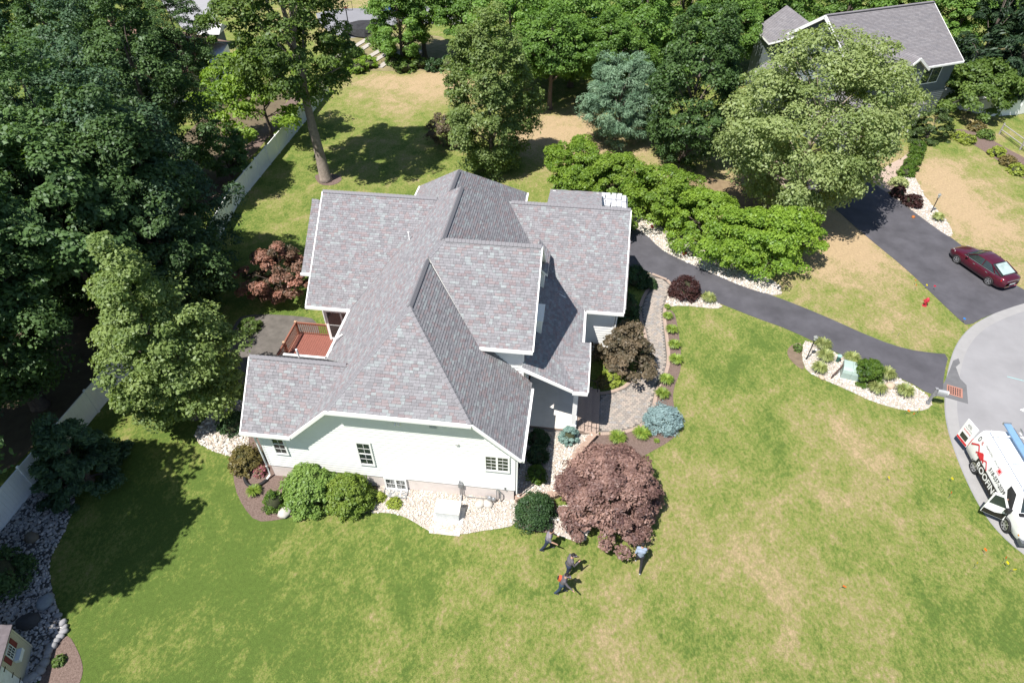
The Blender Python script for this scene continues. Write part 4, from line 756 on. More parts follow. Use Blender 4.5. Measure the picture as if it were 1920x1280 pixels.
shrub('chartreuse_plant', 'left small chartreuse mound in the front gravel', 712,931,.35,.3,L_lime,125,900,.07)
shrub('chartreuse_plant', 'right round chartreuse mound in the front gravel', 739,943,.3,.36,L_lime,126,1200,.07)
shrub('hosta_plant', 'variegated yellow green mound at the head of the neighbour gravel bed', 1686,342,.6,.75,leafmat('leaf_variegated', (.2,.24,.08), (.45,.48,.25), .25),127,2500,.12)
shrub('barberry_shrub', 'left of two dark barberries by the neighbour driveway', 1686,360,.8,.6,L_barb,128,2500,.1)
shrub('barberry_shrub', 'right of two dark barberries by the neighbour driveway', 1712,376,.9,.75,L_barb,129,3500,.1)
hd = [(1722,274),(1719,287),(1714,299),(1707,311),(1700,322)]
for i, (x, y) in enumerate(hd): shrub('hedge_ball', ['clipped hedge ball nearest the weeping tree', 'second clipped hedge ball from the weeping tree', 'middle clipped hedge ball of the curved row', 'fourth clipped hedge ball, beside the rusty ball', 'clipped hedge ball nearest the variegated mound'][i], x, y, .8, .68, L_box, 130+i, 2600, .1, group='clipped hedge along the neighbour walk')
for i, (x, y, m_) in enumerate([(1850,252,L_mid), (1832,238,L_gold), (1870,285,L_lime), (1890,302,L_gold), (1815,262,L_lime), (1800,256,L_lime), (1908,318,L_lime)]): shrub('border_plant', ['round green plant in the yellow border right of the weeping tree', 'bronze plant at the shady end of the yellow border', 'yellow plant below the end post of the rail fence', 'bronze yellow plant along the rail fence', 'lime plant nearest the lawn in the yellow border', 'lime plant at the left end of the yellow border', 'yellow plant at the right end of the border'][i], x, y, .7, .75, m_, 140+i, 1500, .13, group='plants of the yellow border')

def grass_clump(n, R, h, seed, m, name='daylily'):
    r = np.random.default_rng(seed); a = r.uniform(0, 2*np.pi, n); rr = R*r.uniform(.35, 1, n); hh = h*r.uniform(.6, 1, n); w_ = .016*r.uniform(.7, 1.3, n); V = []; T = []
    for i in range(n):
        c, s = math.cos(a[i]), math.sin(a[i]); pts = [(.03, 0), (.35, .75), (.75, 1.0), (1.0, .72)]; q = [Vector((c*rr[i]*u, s*rr[i]*u, hh[i]*z)) for u, z in pts]; sd = Vector((-s, c, 0))*w_[i]*1.3; tn = r.uniform(0, 1)
        for j in range(3): k0 = (.8, 1., .7)[j]; k1 = (1., .7, .15)[j]; V += [q[j]-sd*k0, q[j]+sd*k0, q[j+1]+sd*k1, q[j+1]-sd*k1]; T.append(tn)
    me = fastmesh(name, np.array([tuple(v) for v in V]), 4, np.array(T)); me.materials.append(m); return me
L_day = leafmat('leaf_daylily', (.11,.19,.025), (.30,.38,.07), .35); L_fg = leafmat('leaf_fountain_grass', (.14,.19,.05), (.38,.40,.16), .35)
dm = [grass_clump(330, .52, .42, 201+i, L_day) for i in range(2)]; fm = [grass_clump(420, .62, .6, 211+i, L_fg, 'fountain_grass') for i in range(2)]
def clump(kind, i, px, py, s, label, group):
    o = bpy.data.objects.new('daylily' if kind is dm else 'fountain_grass', kind[i%2]); C.objects.link(o); p = spot(px, py, .1); o.location = (p.x, p.y, .02); o.rotation_euler.z = i*1.3; o.scale = (s, s, s); tag(o, label, 'plant', group)
for i, (x, y, s, lb) in enumerate([(1252,594,.85,'daylily at the driveway end of the walk border'), (1259,620,1,'second daylily from the driveway in the walk border'), (1264,648,1,'third daylily from the driveway in the walk border'), (1267,676,1.05,'daylily beside the shadow of the bronze tree'), (1249,714,1.05,'daylily at the bend of the walk, upper one'), (1241,740,1.05,'daylily at the bend of the walk, lower one'), (1203,815,1.15,'daylily left of the large blue globe spruce'), (1158,823,1.15,'daylily just above the maroon tree'), (1231,826,.4,'tiny daylily sprout below the blue globe spruce'), (1186,847,.35,'tiny sprout at the edge of the maroon tree'), (1251,575,.55,'small yellow tuft at the corner gravel'), (477,922,.9,'lime tuft left of the cone evergreen'), (546,938,.6,'lime tuft between the cone evergreen and the round shrub')]): clump(dm, i, x, y, s, lb, 'daylilies and tufts in the beds')
for i, (x, y, s, lb) in enumerate([(1328,563,1.0,'golden grass right of the barberry globe'), (1541,650,1.05,'reddish topped grass behind the near lamp post'), (1545,672,1.05,'grass clump just right of the near lamp post'), (1535,694,.95,'grass clump at the lawn side of the island bed near the lamp'), (1596,676,1.0,'grass behind the transformer box along the driveway'), (1660,705,1.05,'grass right of the boxwood along the driveway'), (1643,732,1.0,'grass below the boxwood at the lawn edge'), (1694,737,1.0,'grass nearest the mailbox in the island bed'), (1757,411,.95,'grass tuft below the far lamp post')]): clump(fm, i, x, y, s, lb, 'ornamental grasses in the gravel beds')
# longer unmown grass and weeds scattered on the lawn as one mass
# ------------------------------------------------------------------ fences
fence = thing('white_fence', 'long white vinyl privacy fence running between the lawn and the dark trees', 'fence')
FP = [Vector((-20.6,71.5,0)), Vector((-20.9,68.3,0)), Vector((-23.1,47.4,0)), Vector((-22.8,37.2,0)), Vector((-23.5,26.9,0)), Vector((-25.0,16.5,0)), Vector((-26.6,5.5,0))]
m_vin = mat('fence_vinyl', (.84,.85,.86), .45, .05, 1.5)
for i in range(len(FP)-1):
    a, c_ = FP[i], FP[i+1]; L_ = (c_-a).length; n = max(1, round(L_/2.4)); d = (c_-a).normalized(); nn = Vector((-d.y, d.x, 0))
    for j in range(n):
        p = a.lerp(c_, j/n); q = a.lerp(c_, (j+1)/n); b = MB(); w_ = (q-p).length; k = int(w_/.2)
        for t in range(k): s0 = p+d*(w_*t/k+.004); s1 = p+d*(w_*(t+1)/k-.004); b.obox(((s0+s1)/2)+Vector((0,0,.9)), d*((s1-s0).length/2), nn*(.012+.003*(t%2)), (0,0,.82))
        b.obox((p+q)/2+Vector((0,0,1.74)), d*w_/2, nn*.03, (0,0,.05)); b.obox((p+q)/2+Vector((0,0,.1)), d*w_/2, nn*.03, (0,0,.06)); b.obj('panel', m_vin, fence)
        b = MB(); b.obox(p+Vector((0,0,.92)), d*.065, nn*.065, (0,0,.92)); b.add([tuple(p+d*x+nn*y+Vector((0,0,1.84))) for x, y in ((-.08,-.08),(.08,-.08),(.08,.08),(-.08,.08))]+[tuple(p+Vector((0,0,1.92)))], [(0,1,4),(1,2,4),(2,3,4),(3,0,4),(3,2,1,0)]); b.obj('post', m_vin, fence)
f2 = thing('neighbour_white_fence', 'white fence panels beyond the low spreading tree at the right edge', 'fence')
for (x0, y0, x1, y1) in ((1740,188,1800,206), (1800,206,1856,219), (1856,219,1905,216), (1905,216,1960,206)):
    p = spot(x0, y0); q = spot(x1, y1); d = (q-p).normalized(); n = Vector((-d.y, d.x, 0)); L_ = (q-p).length
    b = MB(); b.obox((p+q)/2+Vector((0,0,.9)), d*L_/2, n*.03, (0,0,.85)); b.obox((p+q)/2+Vector((0,0,1.72)), d*L_/2, n*.05, (0,0,.04)); b.obj('panel', m_vin, f2); b = MB(); b.box(p.x-.07,p.x+.07,p.y-.07,p.y+.07,0,1.85); b.obj('post', m_vin, f2)
rf = thing('rail_fence', 'weathered two rail fence at the right edge beside the yellow border', 'fence'); m_gw = mat('weathered_wood', (.30,.28,.26), .9, .2, 6)
pts = [spot(1873,252), spot(1912,281), spot(1955,312)]
for i, p in enumerate(pts):
    b = MB(); b.tube([p, p+Vector((0,0,1.15))], .08, 6); b.obj('post', m_gw, rf)
    if i < 2:
        for z in (.5, 1.0): b = MB(); b.tube([p+Vector((0,0,z)), pts[i+1]+Vector((0,0,z))], .05, 5); b.obj('rail', m_gw, rf)
# ------------------------------------------------------------------ grey neighbour house
E1 = Vector((.938,.346,0)); E2 = Vector((-.346,.938,0)); NA = math.atan2(E1.y, E1.x); RR_ = Vector((42.9,71.2,0)); nh = thing('grey_house', 'two storey blue grey house with plain grey roofs behind the large birch', 'house', RR_, NA)
m_nroof = mat('grey_roof_shingle', (.185,.175,.185), .9, .12, 3, bump=.003, bscale=40, tones=[(0,(.175,.165,.175)),(.5,(.195,.185,.195)),(.8,(.165,.158,.17))]); m_nside = mat('blue_grey_siding', (.115,.135,.142), .7, .06, 2)
def nroof(zf, piece, name='roof'):
    piece = ccw(piece); b = MB(); b.prism(piece, lambda q: zf(*q)-.2, lambda q: zf(*q), 0, 0, side=1); b.mi[-(len(piece)+1)] = 1; b.obj(name, [m_nroof, m_white], nh)
    gx_ = zf(1,0)-zf(0,0); gy_ = zf(0,1)-zf(0,0); mg = math.hypot(gx_, gy_); ux, uy = gx_/mg, gy_/mg; sx, sy = -uy, ux; sl = math.sqrt(1+mg*mg); T = [q[0]*ux+q[1]*uy for q in piece]; S = [q[0]*sx+q[1]*sy for q in piece]; e = .15/sl; t = min(T); tb = MB(); rnd = random.Random(5)
    while t < max(T):
        s = min(S)-rnd.uniform(0,1)
        while s < max(S):
            wd = rnd.uniform(.5,1.1); cp = clip_convex(ccw([(a*sx+c_*ux, a*sy+c_*uy) for a, c_ in ((s,t),(s+wd-.01,t),(s+wd-.01,t+e),(s,t+e))]), piece)
            if len(cp) > 2 and abs(area(cp)) > 1e-3:
                n = len(cp); tb.add([(q[0],q[1],zf(*q)+((1-(q[0]*ux+q[1]*uy-t)/e)*.03+.006)) for q in cp]+[(q[0],q[1],zf(*q)) for q in cp], [tuple(range(n))]+[(i,n+i,n+(i+1)%n,(i+1)%n) for i in range(n)], 0, rnd.random()+.001)
            s += wd
        t += e
    tb.obj('shingles', m_nroof, nh, kind='stuff')
# local frame: ridge along x at y=0 from x=-13.6 to 0, slopes .66 to eaves at z 5.5
W_ = 13.5
nroof(lambda x, y: 9.4+.66*y, [(-W_,0),(-W_,-5.9),(.0,-5.9),(0,0)], 'main_roof'); nroof(lambda x, y: 9.4-.66*y, [(-W_,0),(0,0),(0,5.9),(-W_,5.9)], 'main_roof')
b = MB(); P = [(-5.4,0),(5.4,0),(5.4,5.7),(0,9.2),(-5.4,5.7)]; x0, x1 = -W_+.35, -.35; n = 5; b.add([(x0,p[0],p[1]) for p in P]+[(x1,p[0],p[1]) for p in P], [tuple(range(n))[::-1], tuple(range(n,2*n))]+[(i,(i+1)%n,n+(i+1)%n,n+i) for i in range(n)]); b.obj('wall', m_nside, nh)
lap([(0,.3),(12.6,.3),(12.6,5.4),(0,5.4)], (-12.9,-5.42,0), (1,0,0), (0,-1,0), par=nh, mt=m_nside, step=.2, proud=.03, joined=True); lap([(0,.3),(10.8,.3),(10.8,5.7),(5.4,9.1),(0,5.7)], (-W_+.33,5.4,0), (0,-1,0), (-1,0,0), par=nh, mt=m_nside, step=.2, proud=.03, joined=True)
b = MB(); b.beam((-W_-.05,0,9.32),(-W_-.05,-5.9,5.43),.08,.3); b.beam((-W_-.05,0,9.32),(-W_-.05,5.9,5.43),.08,.3); b.beam((-W_,-5.95,5.42),(0,-5.95,5.42),.12,.16); b.beam((.04,0,9.3),(.04,-5.9,5.42),.06,.2); b.obj('trim', m_white, nh)
b = MB(); b.beam((-W_,0,9.45),(0,0,9.45),.3,.08); b.obj('ridge_cap', m_nroof, nh)
# rear wing, front dormer wing, garage wing
nroof(lambda x, y: 7.7+.75*(x+16.2+0), [(-18.9,3.0),(-16.2,3.0),(-16.2,9.4),(-18.9,9.4)], 'rear_wing_roof') if False else None
nroof(lambda x, y: 5.5+.75*(x+14.9), [(-14.9,5.2),(-12.2,1.6),(-11.4,8.0),(-14.3,8.6)], 'rear_wing_roof'); b = MB(); b.box(-14.3,-9,5.2,8.2,0,5.3); b.obj('wall', m_nside, nh)
nroof(lambda x, y: 7.15+.7*(x+7.8), [(-9.5,-7.3),(-7.8,-7.3),(-7.8,-3.2),(-9.5,-5.0)], 'dormer_roof'); nroof(lambda x, y: 7.15-.7*(x+7.8), [(-7.8,-7.3),(-6.1,-7.3),(-6.1,-5.0),(-7.8,-3.2)], 'dormer_roof')
b = MB(); P = [(-9.2,2.4),(-6.4,2.4),(-6.4,5.95),(-7.8,6.95),(-9.2,5.95)]; b.add([(p[0],-7.0,p[1]) for p in P]+[(p[0],-5,p[1]) for p in P], [tuple(range(n)), tuple(range(n,2*n))[::-1]]+[(i,n+i,n+(i+1)%n,(i+1)%n) for i in range(n)]); b.obj('wall', m_nside, nh)
b = MB(); b.beam((-9.5,-7.33,5.86),(-7.8,-7.33,7.05),.08,.2); b.beam((-6.1,-7.33,5.86),(-7.8,-7.33,7.05),.08,.2); b.obj('trim', m_white, nh)
def nwin(x0, x1, z0, z1, y): b = MB(); b.box(x0-.1,x1+.1,y-.06,y,z0-.1,z1+.1); W = b.obj('window', m_white, nh); p = MB(); p.box(x0,(x0+x1)/2-.04,y-.08,y-.061,z0,z1); p.box((x0+x1)/2+.04,x1,y-.08,y-.061,z0,z1); p.obj('pane', m_glass, W)
nwin(-8.35,-6.95,4.05,5.5,-7.02); nwin(-4.4,-2.1,3.65,5.1,-5.46); nwin(-3.9,-2.7,1.0,2.2,-5.46)
nroof(lambda x, y: 4.3+.62*(x+14.0), [(-17.1,-11.5),(-14.0,-11.5),(-14.0,-5.4),(-17.1,-5.4)], 'garage_roof'); nroof(lambda x, y: 4.3-.62*(x+14.0), [(-14.0,-11.5),(-10.9,-11.5),(-10.9,-5.4),(-14.0,-5.4)], 'garage_roof')
b = MB(); P = [(-16.7,0),(-11.3,0),(-11.3,2.55),(-14.0,4.2),(-16.7,2.55)]; b.add([(p[0],-11.1,p[1]) for p in P]+[(p[0],-5,p[1]) for p in P], [tuple(range(n)), tuple(range(n,2*n))[::-1]]+[(i,n+i,n+(i+1)%n,(i+1)%n) for i in range(n)]); b.obj('wall', m_nside, nh)
b = MB(); b.box(-16.4,-11.6,-11.16,-11.1,.05,2.2); [b.box(-16.4,-11.6,-11.17,-11.16,.55*i,.55*i+.03) for i in range(1,4)]; b.obj('garage_door', m_white, nh)
b = MB(); b.box(-9.3,-4.4,-7.4,-5.4,2.3,2.42); b.obj('porch_roof', m_nroof, nh); [None for _ in ()]
for x in (-9.1,-6.8,-4.6): b = MB(); b.box(x-.1,x+.1,-7.2,-7.0,0,2.3); b.obj('porch_column', m_white, nh)
nroof(lambda x, y: 5.0+.6*(x+16.9), [(-18.4,-1.8),(-16.9,-1.8),(-16.9,2.2),(-18.4,2.2)], 'side_gable_roof'); nroof(lambda x, y: 5.0-.6*(x+16.9), [(-16.9,-1.8),(-15.4,-1.8),(-15.4,2.2),(-16.9,2.2)], 'side_gable_roof'); b = MB(); b.box(-18.1,-13.0,-1.5,2.0,0,4.0); b.obj('wall', m_nside, nh)
b = MB(); b.beam((-18.4,-1.83,4.0),(-16.9,-1.83,4.94),.08,.22); b.beam((-15.4,-1.83,4.0),(-16.9,-1.83,4.94),.08,.22); b.obj('trim', m_white, nh)
flat('neighbour_walk', [(1712,272),(1700,292),(1660,312),(1632,334),(1645,350),(1668,364),(1690,345),(1684,332),(1702,306),(1716,284)], .022, mat('tan_walk', (.36,.28,.23), .9, .1, 2), 1)
# brown roofed house far left
bh = thing('brown_roof_house', 'house with a brown shingle roof glimpsed between the trees at upper left', 'house', (0,0,0)); m_br = mat('brown_roof', (.20,.125,.10), .9, .15, 3, bump=.004, bscale=30)
A = spot(200,30,5.6); B = spot(362,75,5.6); Cc = spot(402,128,3.2); Dd = spot(230,150,3.2)
b = MB(); b.add([A,B,Cc,Dd]+[p-Vector((0,0,.2)) for p in (A,B,Cc,Dd)], [(0,3,2,1),(4,5,6,7),(0,1,5,4),(1,2,6,5),(2,3,7,6),(3,0,4,7)]); b.obj('roof', m_br, bh)
A2 = A+Vector((-2,7,-2.4)); B2 = B+Vector((1,7,-2.4)); b = MB(); b.add([A,B,B2,A2], [(0,1,2,3)]); b.obj('roof', m_br, bh)
b = MB(); P = [Dd,Cc,B2,A2]; P = [Vector((p.x,p.y,0)) for p in P]; cen = sum(P, Vector())/4; P = [cen+(p-cen)*.94 for p in P]; b.prism([(p.x,p.y) for p in P], 0, 3.0); b.obj('wall', m_white, bh)
sd = thing('small_white_shed', 'small white outbuilding beside the far grey driveway', 'shed', spot(408,88)); b = MB(); b.box(-.9,.9,-1.2,1.2,0,1.6); b.obj('wall', m_nside, sd); b = MB(); b.add([(-1.4,-1.7,2),(1.4,-1.7,2),(1.4,1.7,2),(-1.4,1.7,2),(-1.4,0,2.8),(1.4,0,2.8)], [(0,1,5,4),(2,3,4,5),(0,4,3),(1,2,5)]); b.obj('roof', mat('pale_roof', (.5,.5,.5)), sd)
ds = thing('dark_shed', 'white shed with a dark open door under the trees behind the garden', 'shed', spot(872,52)); b = MB(); b.box(-1.6,1.6,-1.4,1.4,0,2.2); b.obj('wall', m_white, ds); b = MB(); b.box(-.5,.5,-1.44,-1.4,0,2.0); b.obj('door', m_black, ds); b = MB(); b.add([(-1.8,-1.7,2.2),(1.8,-1.7,2.2),(1.8,1.7,2.2),(-1.8,1.7,2.2),(-1.8,0,3.1),(1.8,0,3.1)], [(0,1,5,4),(2,3,4,5),(0,4,3),(1,2,5)]); b.obj('roof', mat('dark_roof', (.08,.08,.08)), ds)
# garden shed bottom left
sh = thing('garden_shed', 'cream garden shed with dark red shutters at the lower left corner', 'shed', spot(40,1276,0), 0)

sh.location = (-20.37, 11.11, 0); sh.rotation_euler.z = math.atan2(-.961, .277)
m_cream = mat('cream_siding', (.50,.47,.36), .8, .05, 3); m_red = mat('shutter_red', (.16,.03,.03), .6); m_pale = mat('pale_blue_white', (.62,.66,.68), .6)
def sb(x0,x1,y0,y1,z0,z1,name,m,par=None): b = MB(); b.box(x0,x1,y0,y1,z0,z1); return b.obj(name, m, par or sh)
sb(0,3.4,-2.3,-.02,0,1.84,'wall',m_cream)
for i in range(28): sb(.0+.05*i+.004,.0+.05*i+.046,-.02,-.004,0,1.82,'siding_board',m_cream) if .05*i < 1.45 else None
sb(-.04,.03,-.06,.012,0,1.84,'corner_board',m_cream); sb(-.06,3.4,-.03,.03,1.78,1.9,'eave_board',m_cream)
b = MB(); b.add([(-.12,.08,1.86),(3.5,.08,1.86),(3.5,-1.3,2.75),(-.12,-1.3,2.75),(-.12,.08,1.92),(3.5,.08,1.92),(3.5,-1.3,2.81),(-.12,-1.3,2.81)], [(0,1,2,3),(4,7,6,5),(0,4,5,1),(0,3,7,4),(1,5,6,2)]); b.obj('roof', mat('shed_shingle', (.20,.17,.18), .9, .2, 5, tones=None), sh)
b = MB(); b.add([(-.12,-1.3,2.81),(3.5,-1.3,2.81),(3.5,-2.5,1.9),(-.12,-2.5,1.9)], [(0,1,2,3)]); b.obj('roof', MATS['shed_shingle'], sh)
W = sb(.53,.99,-.01,.02,1.14,1.68,'window',m_pale); sb(.57,.75,.02,.025,1.18,1.64,'pane',m_glass,W); sb(.78,.95,.02,.025,1.18,1.64,'pane',m_glass,W); sb(.56,.96,.025,.032,1.395,1.42,'muntin',m_pale,W); sb(.655,.668,.025,.032,1.18,1.64,'muntin',m_pale,W); sb(.86,.873,.025,.032,1.18,1.64,'muntin',m_pale,W)
sb(.30,.50,-.004,.022,1.14,1.68,'shutter',m_red); sb(1.02,1.22,-.004,.022,1.14,1.68,'shutter',m_red)
sb(.50,1.0,.0,.20,.86,1.06,'window_box',m_pale)
sb(1.47,2.4,-.01,.03,.04,1.76,'door',m_pale); [sb(1.40,1.6,.03,.045,z,z+.05,'hinge',m_black) for z in (.35,.9,1.5)]
# ------------------------------------------------------------------ small fixtures
def lamp(px, py, h, label, group='black post lamps by the driveways'):
    T = thing('lamp_post', label, 'street lamp', spot(px, py), 0, group)
    b = MB(); b.tube([(0,0,0),(0,0,.12)], [.07,.05], 8); b.tube([(0,0,.1),(0,0,h-.34)], .035, 8); b.tube([(0,0,h-.5),(.0,.16,h-.5)], .015, 5); b.tube([(0,0,h-.36),(0,0,h-.33)], [.05,.09], 8); b.obj('pole', m_black, T)
    b = MB(); P = [(.07,h-.33),(.12,h-.08)]; vs = []
    for r, z in P: vs += [(r*math.cos(math.pi/3*k), r*math.sin(math.pi/3*k), z) for k in range(6)]
    b.add(vs, [(k,(k+1)%6,6+(k+1)%6,6+k) for k in range(6)]); b.obj('lantern_glass', mat('frosted_glass', (.5,.52,.48), .2), T)
    b = MB(); vs = [(.15*math.cos(math.pi/3*k), .15*math.sin(math.pi/3*k), h-.08) for k in range(6)]+[(.03*math.cos(math.pi/3*k), .03*math.sin(math.pi/3*k), h+.03) for k in range(6)]+[(0,0,h+.09)]; b.add(vs, [(k,(k+1)%6,6+(k+1)%6,6+k) for k in range(6)]+[(6+k,6+(k+1)%6,12) for k in range(6)]+[(5,4,3,2,1,0)]); b.obj('lantern_cap', mat('lantern_cap_grey', (.22,.23,.22), .6), T)
lamp(1512, 673, 1.95, 'black post lamp in the island gravel bed by the near driveway'); lamp(1745, 399, 1.75, 'black post lamp in the gravel strip by the dry neighbour lawn')
tb = thing('transformer_box', 'pale green utility transformer box with a rounded lid in the island gravel bed', 'utility box', (20.62,27.3,0), math.radians(-21))
b = MB(); P = [(-.42,0),(-.42,.5),(-.36,.68),(-.2,.80),(.1,.84),(.42,.84),(.42,0)]; n = len(P); gm = mat('utility_green', (.30,.38,.35), .5, .05, 3)
for x0, x1 in ((-.52,-.005), (.005,.52)): b.add([(x0,p[0],p[1]) for p in P]+[(x1,p[0],p[1]) for p in P], [tuple(range(n)), tuple(range(n,2*n))[::-1]]+[(i,n+i,n+(i+1)%n,(i+1)%n) for i in range(n)])
b.obj('cabinet', gm, tb); b = MB(); b.box(-.6,.6,-.5,.5,-.02,.06); b.obj('pad', m_conc, tb)
pe = thing('cable_pedestal', 'small dark green cable pedestal behind the transformer box', 'utility box', (20.35,28.5,0)); b = MB(); b.tube([(0,0,0),(0,0,.5)], .11, 10); b.obj('body', mat('pedestal_green', (.04,.10,.085), .5), pe); b = MB(); b.tube([(0,0,.5),(0,0,.56),(0,0,.6)], [.14,.14,.05], 10); b.obj('cap', mat('pedestal_cap', (.25,.42,.38), .5), pe)
sg = thing('sign_frame', 'low tilted wooden sign frame standing against the transformer box', 'sign', (19.85,27.35,0), math.radians(38)); b = MB(); b.beam((-.55,0,.32),(.55,0,.75),.05,.05); b.beam((-.55,0,.1),(.55,0,.5),.05,.05); b.beam((-.55,0,0),(-.55,0,.4),.05,.05); b.beam((.55,0,0),(.55,0,.82),.05,.05); b.obj('frame', mat('brown_frame', (.10,.06,.05), .7), sg); b = MB(); b.add([(-.5,-.02,.14),(.5,-.02,.54),(.5,.02,.74),(-.5,.02,.31)], [(0,1,2,3)]); b.obj('board', mat('sign_board', (.33,.24,.2), .8), sg)
mb = thing('mailbox', 'grey mailbox on a leaning grey post at the end of the near driveway', 'mailbox', (24.33,25.02,0), math.radians(-16)); gy_ = mat('mailbox_grey', (.22,.22,.235), .6, .1, 4)
b = MB(); b.box(-.06,.06,-.06,.06,0,1.3); b.box(-.09,.09,-.09,.09,0,.2); b.box(-.08,.08,-.08,.08,1.3,1.33); b.beam((0,0,.98),(.62,0,.98),.09,.07); b.beam((0,0,.62),(.34,0,.95),.06,.06); b.obj('post', gy_, mb)
b = MB(); P = [(.11*math.cos(math.pi*k/8), 1.15+.11*math.sin(math.pi*k/8)) for k in range(9)]+[(-.11,1.02),(.11,1.02)]; n = len(P); b.add([(.1,p[0],p[1]) for p in P]+[(.66,p[0],p[1]) for p in P], [tuple(range(n))[::-1], tuple(range(n,2*n))]+[(i,(i+1)%n,n+(i+1)%n,n+i) for i in range(n)]); b.obj('box', mat('mailbox_light_grey', (.33,.34,.35), .5), mb); b = MB(); b.box(.08,.56,-.15,-.12,.9,1.0); b.obj('newspaper_tube', gy_, mb); b = MB(); b.box(.60,.64,-.14,-.115,1.1,1.28); b.obj('flag', m_white, mb)
dr = thing('storm_drain', 'rusty red storm drain grate in the dark asphalt patch at the kerb', 'drain', (26.45,26.02,0), math.radians(-27)); b = MB(); b.box(-.42,.42,-.42,.42,.0,.03); b.obj('frame', mat('rusty_iron', (.33,.16,.12), .8, .15, 8), dr)
for i in range(6):
    for j in range(4): b = MB(); b.box(-.35+i*.12,-.35+i*.12+.06,-.33+j*.17,-.33+j*.17+.13,.0301,.034); b.obj('slot', m_black, dr)
hy = thing('fire_hydrant', 'red fire hydrant on the grass between the two driveways', 'hydrant', spot(1733,573), .5); rd = mat('hydrant_red', (.42,.03,.05), .45, .1, 5)
b = MB(); b.tube([(0,0,0),(0,0,.04),(0,0,.05),(0,0,.42),(0,0,.43),(0,0,.47),(0,0,.48),(0,0,.58),(0,0,.66),(0,0,.70)], [.15,.15,.10,.10,.15,.15,.13,.12,.07,.03], 12); b.obj('barrel', rd, hy); b = MB()
for a in (0, math.pi/2, math.pi): b.tube([(0,0,.36),(.17*math.cos(a),.17*math.sin(a),.36)], .055, 8); b.tube([(.16*math.cos(a),.16*math.sin(a),.36),(.2*math.cos(a),.2*math.sin(a),.36)], .07, 8)
b.obj('outlet_caps', rd, hy)
FLC = {'yellow': (.75,.62,.02), 'orange': (.75,.16,.02), 'blue': (.03,.2,.6), 'red': (.55,.02,.06)}
FL = [(1777,898,'yellow','yellow marker flag in the lawn left of the van rear wheel'), (1777,930,'orange','orange marker flag in the lawn left of the van'), (1682,627,'yellow','yellow flag in the grass just above the near driveway'), (1671,622,'orange','orange flag beside the yellow one above the near driveway'), (1718,774,'yellow','yellow flag at the tip of the island bed'), (1711,779,'orange','orange flag next to the yellow one at the tip of the island bed'), (1696,772,'orange','orange flag at the lawn edge of the island bed'), (1713,531,'orange','orange flag just above the hydrant by the driveway'), (1714,540,'orange','second orange flag above the hydrant'), (1732,537,'yellow','pale yellow flag at the driveway edge above the hydrant'), (1751,541,'red','red marker on the edge of the neighbour driveway'), (1806,603,'blue','blue flag at the corner of driveway and street'), (1878,1052,'orange','orange flag in the lawn lower right'), (1884,1062,'yellow','yellow flag in the lawn lower right near the street'), (1890,1070,'yellow','second yellow flag in the lawn lower right near the street'), (1824,1062,'yellow','single yellow flag in the lower right lawn'), (1843,1037,'orange','faint orange flag left of the street in the lower right lawn'), (1660,896,'yellow','small pale flag in the right lawn'), (1574,1100,'orange','small orange flag far down the right lawn')]
for px, py, cn, lb in FL:
    T = thing('marker_flag', lb, 'flag', spot(px, py+4), random.uniform(0,6), 'utility marker flags'); b = MB(); b.tube([(0,0,0),(.02,0,.45)], .006, 4); b.obj('wire', m_metal, T); b = MB(); b.add([(.02,0,.45),(.02,0,.33),(.16,.05,.35),(.16,.04,.46),(.022,.004,.45),(.022,.004,.33)], [(0,1,2,3)]); b.obj('flag', mat('flag_'+cn, FLC[cn], .5), T)
# things left beside the driveway
T = thing('bucket', 'dark grey bucket tipped over beside the white rag on the gravel edge', 'bucket', spot(1268,467,.1)); b = MB(); b.tube([(0,0,.0),(.26,.1,.05)], [.17,.21], 12, cap=False); b.tube([(0,0,0),(.02,.01,0)], .17, 12); b.obj('bucket_body', mat('bucket_grey', (.12,.12,.14), .5), T)
b = MB(); b.ell((0,0,.06),(.34,.2,.08),12,6,jit=.25); o = b.obj('white_rag', mat('white_cloth', (.7,.7,.72), .8)); o.location = spot(1275,474); tag(o, 'crumpled white sheet on the gravel edge between the bucket and the red can', 'cloth')
def can(px, py, lb): T = thing('gas_can', lb, 'can', spot(px, py), random.uniform(0,3)); b = MB(); b.box(-.13,.13,-.09,.09,0,.24); b.obj('can_body', rd, T); b = MB(); b.tube([(.08,0,.24),(.16,0,.34)], .02, 6); b.tube([(-.1,0,.24),(-.1,0,.29),(.03,0,.29),(.03,0,.24)], .014, 5); b.obj('spout', m_black, T)
can(1283,478,'red gas can at the driveway edge beside the white sheet'); can(1222,428,'red gas can in the gravel near the garage corner')
# wrapped shingle bundles behind the garage roof
wb = mat('white_wrap', (.5,.51,.54), .35, .05, 5); k = 0
for row in range(2):
  for lv in range(3):
    for i in range(5 if lv < 2 else 4):
        c = H2W(16.35+i*.40+lv*.04, 23.75+row*1.0, 0); bb = MB(); bb.box(-.165,.165,-.44,.44,0,.11); bb.box(-.17,.17,-.06,.06,.001,.113); o = bb.obj('wrapped_bundle', wb); o.location = (c.x, c.y, 3.3+lv*.135); o.rotation_euler.z = YAW+random.uniform(-.12,.12); tag(o, 'white wrapped bundle in the %s row, %s, %s, behind the garage roof' % (['near','far'][row], ['bottom layer','middle layer','top layer'][lv], ['leftmost','second left','middle','second right','rightmost'][i]), 'bundle', 'white wrapped bundles on the stack')
T = thing('lift_platform', 'raised metal platform behind the garage roof carrying the white bundles', 'platform', H2W(17.1,24.25), YAW); b = MB(); b.box(-1.2,1.2,-1.1,1.1,3.2,3.29); b.obj('deck', m_metal, T)
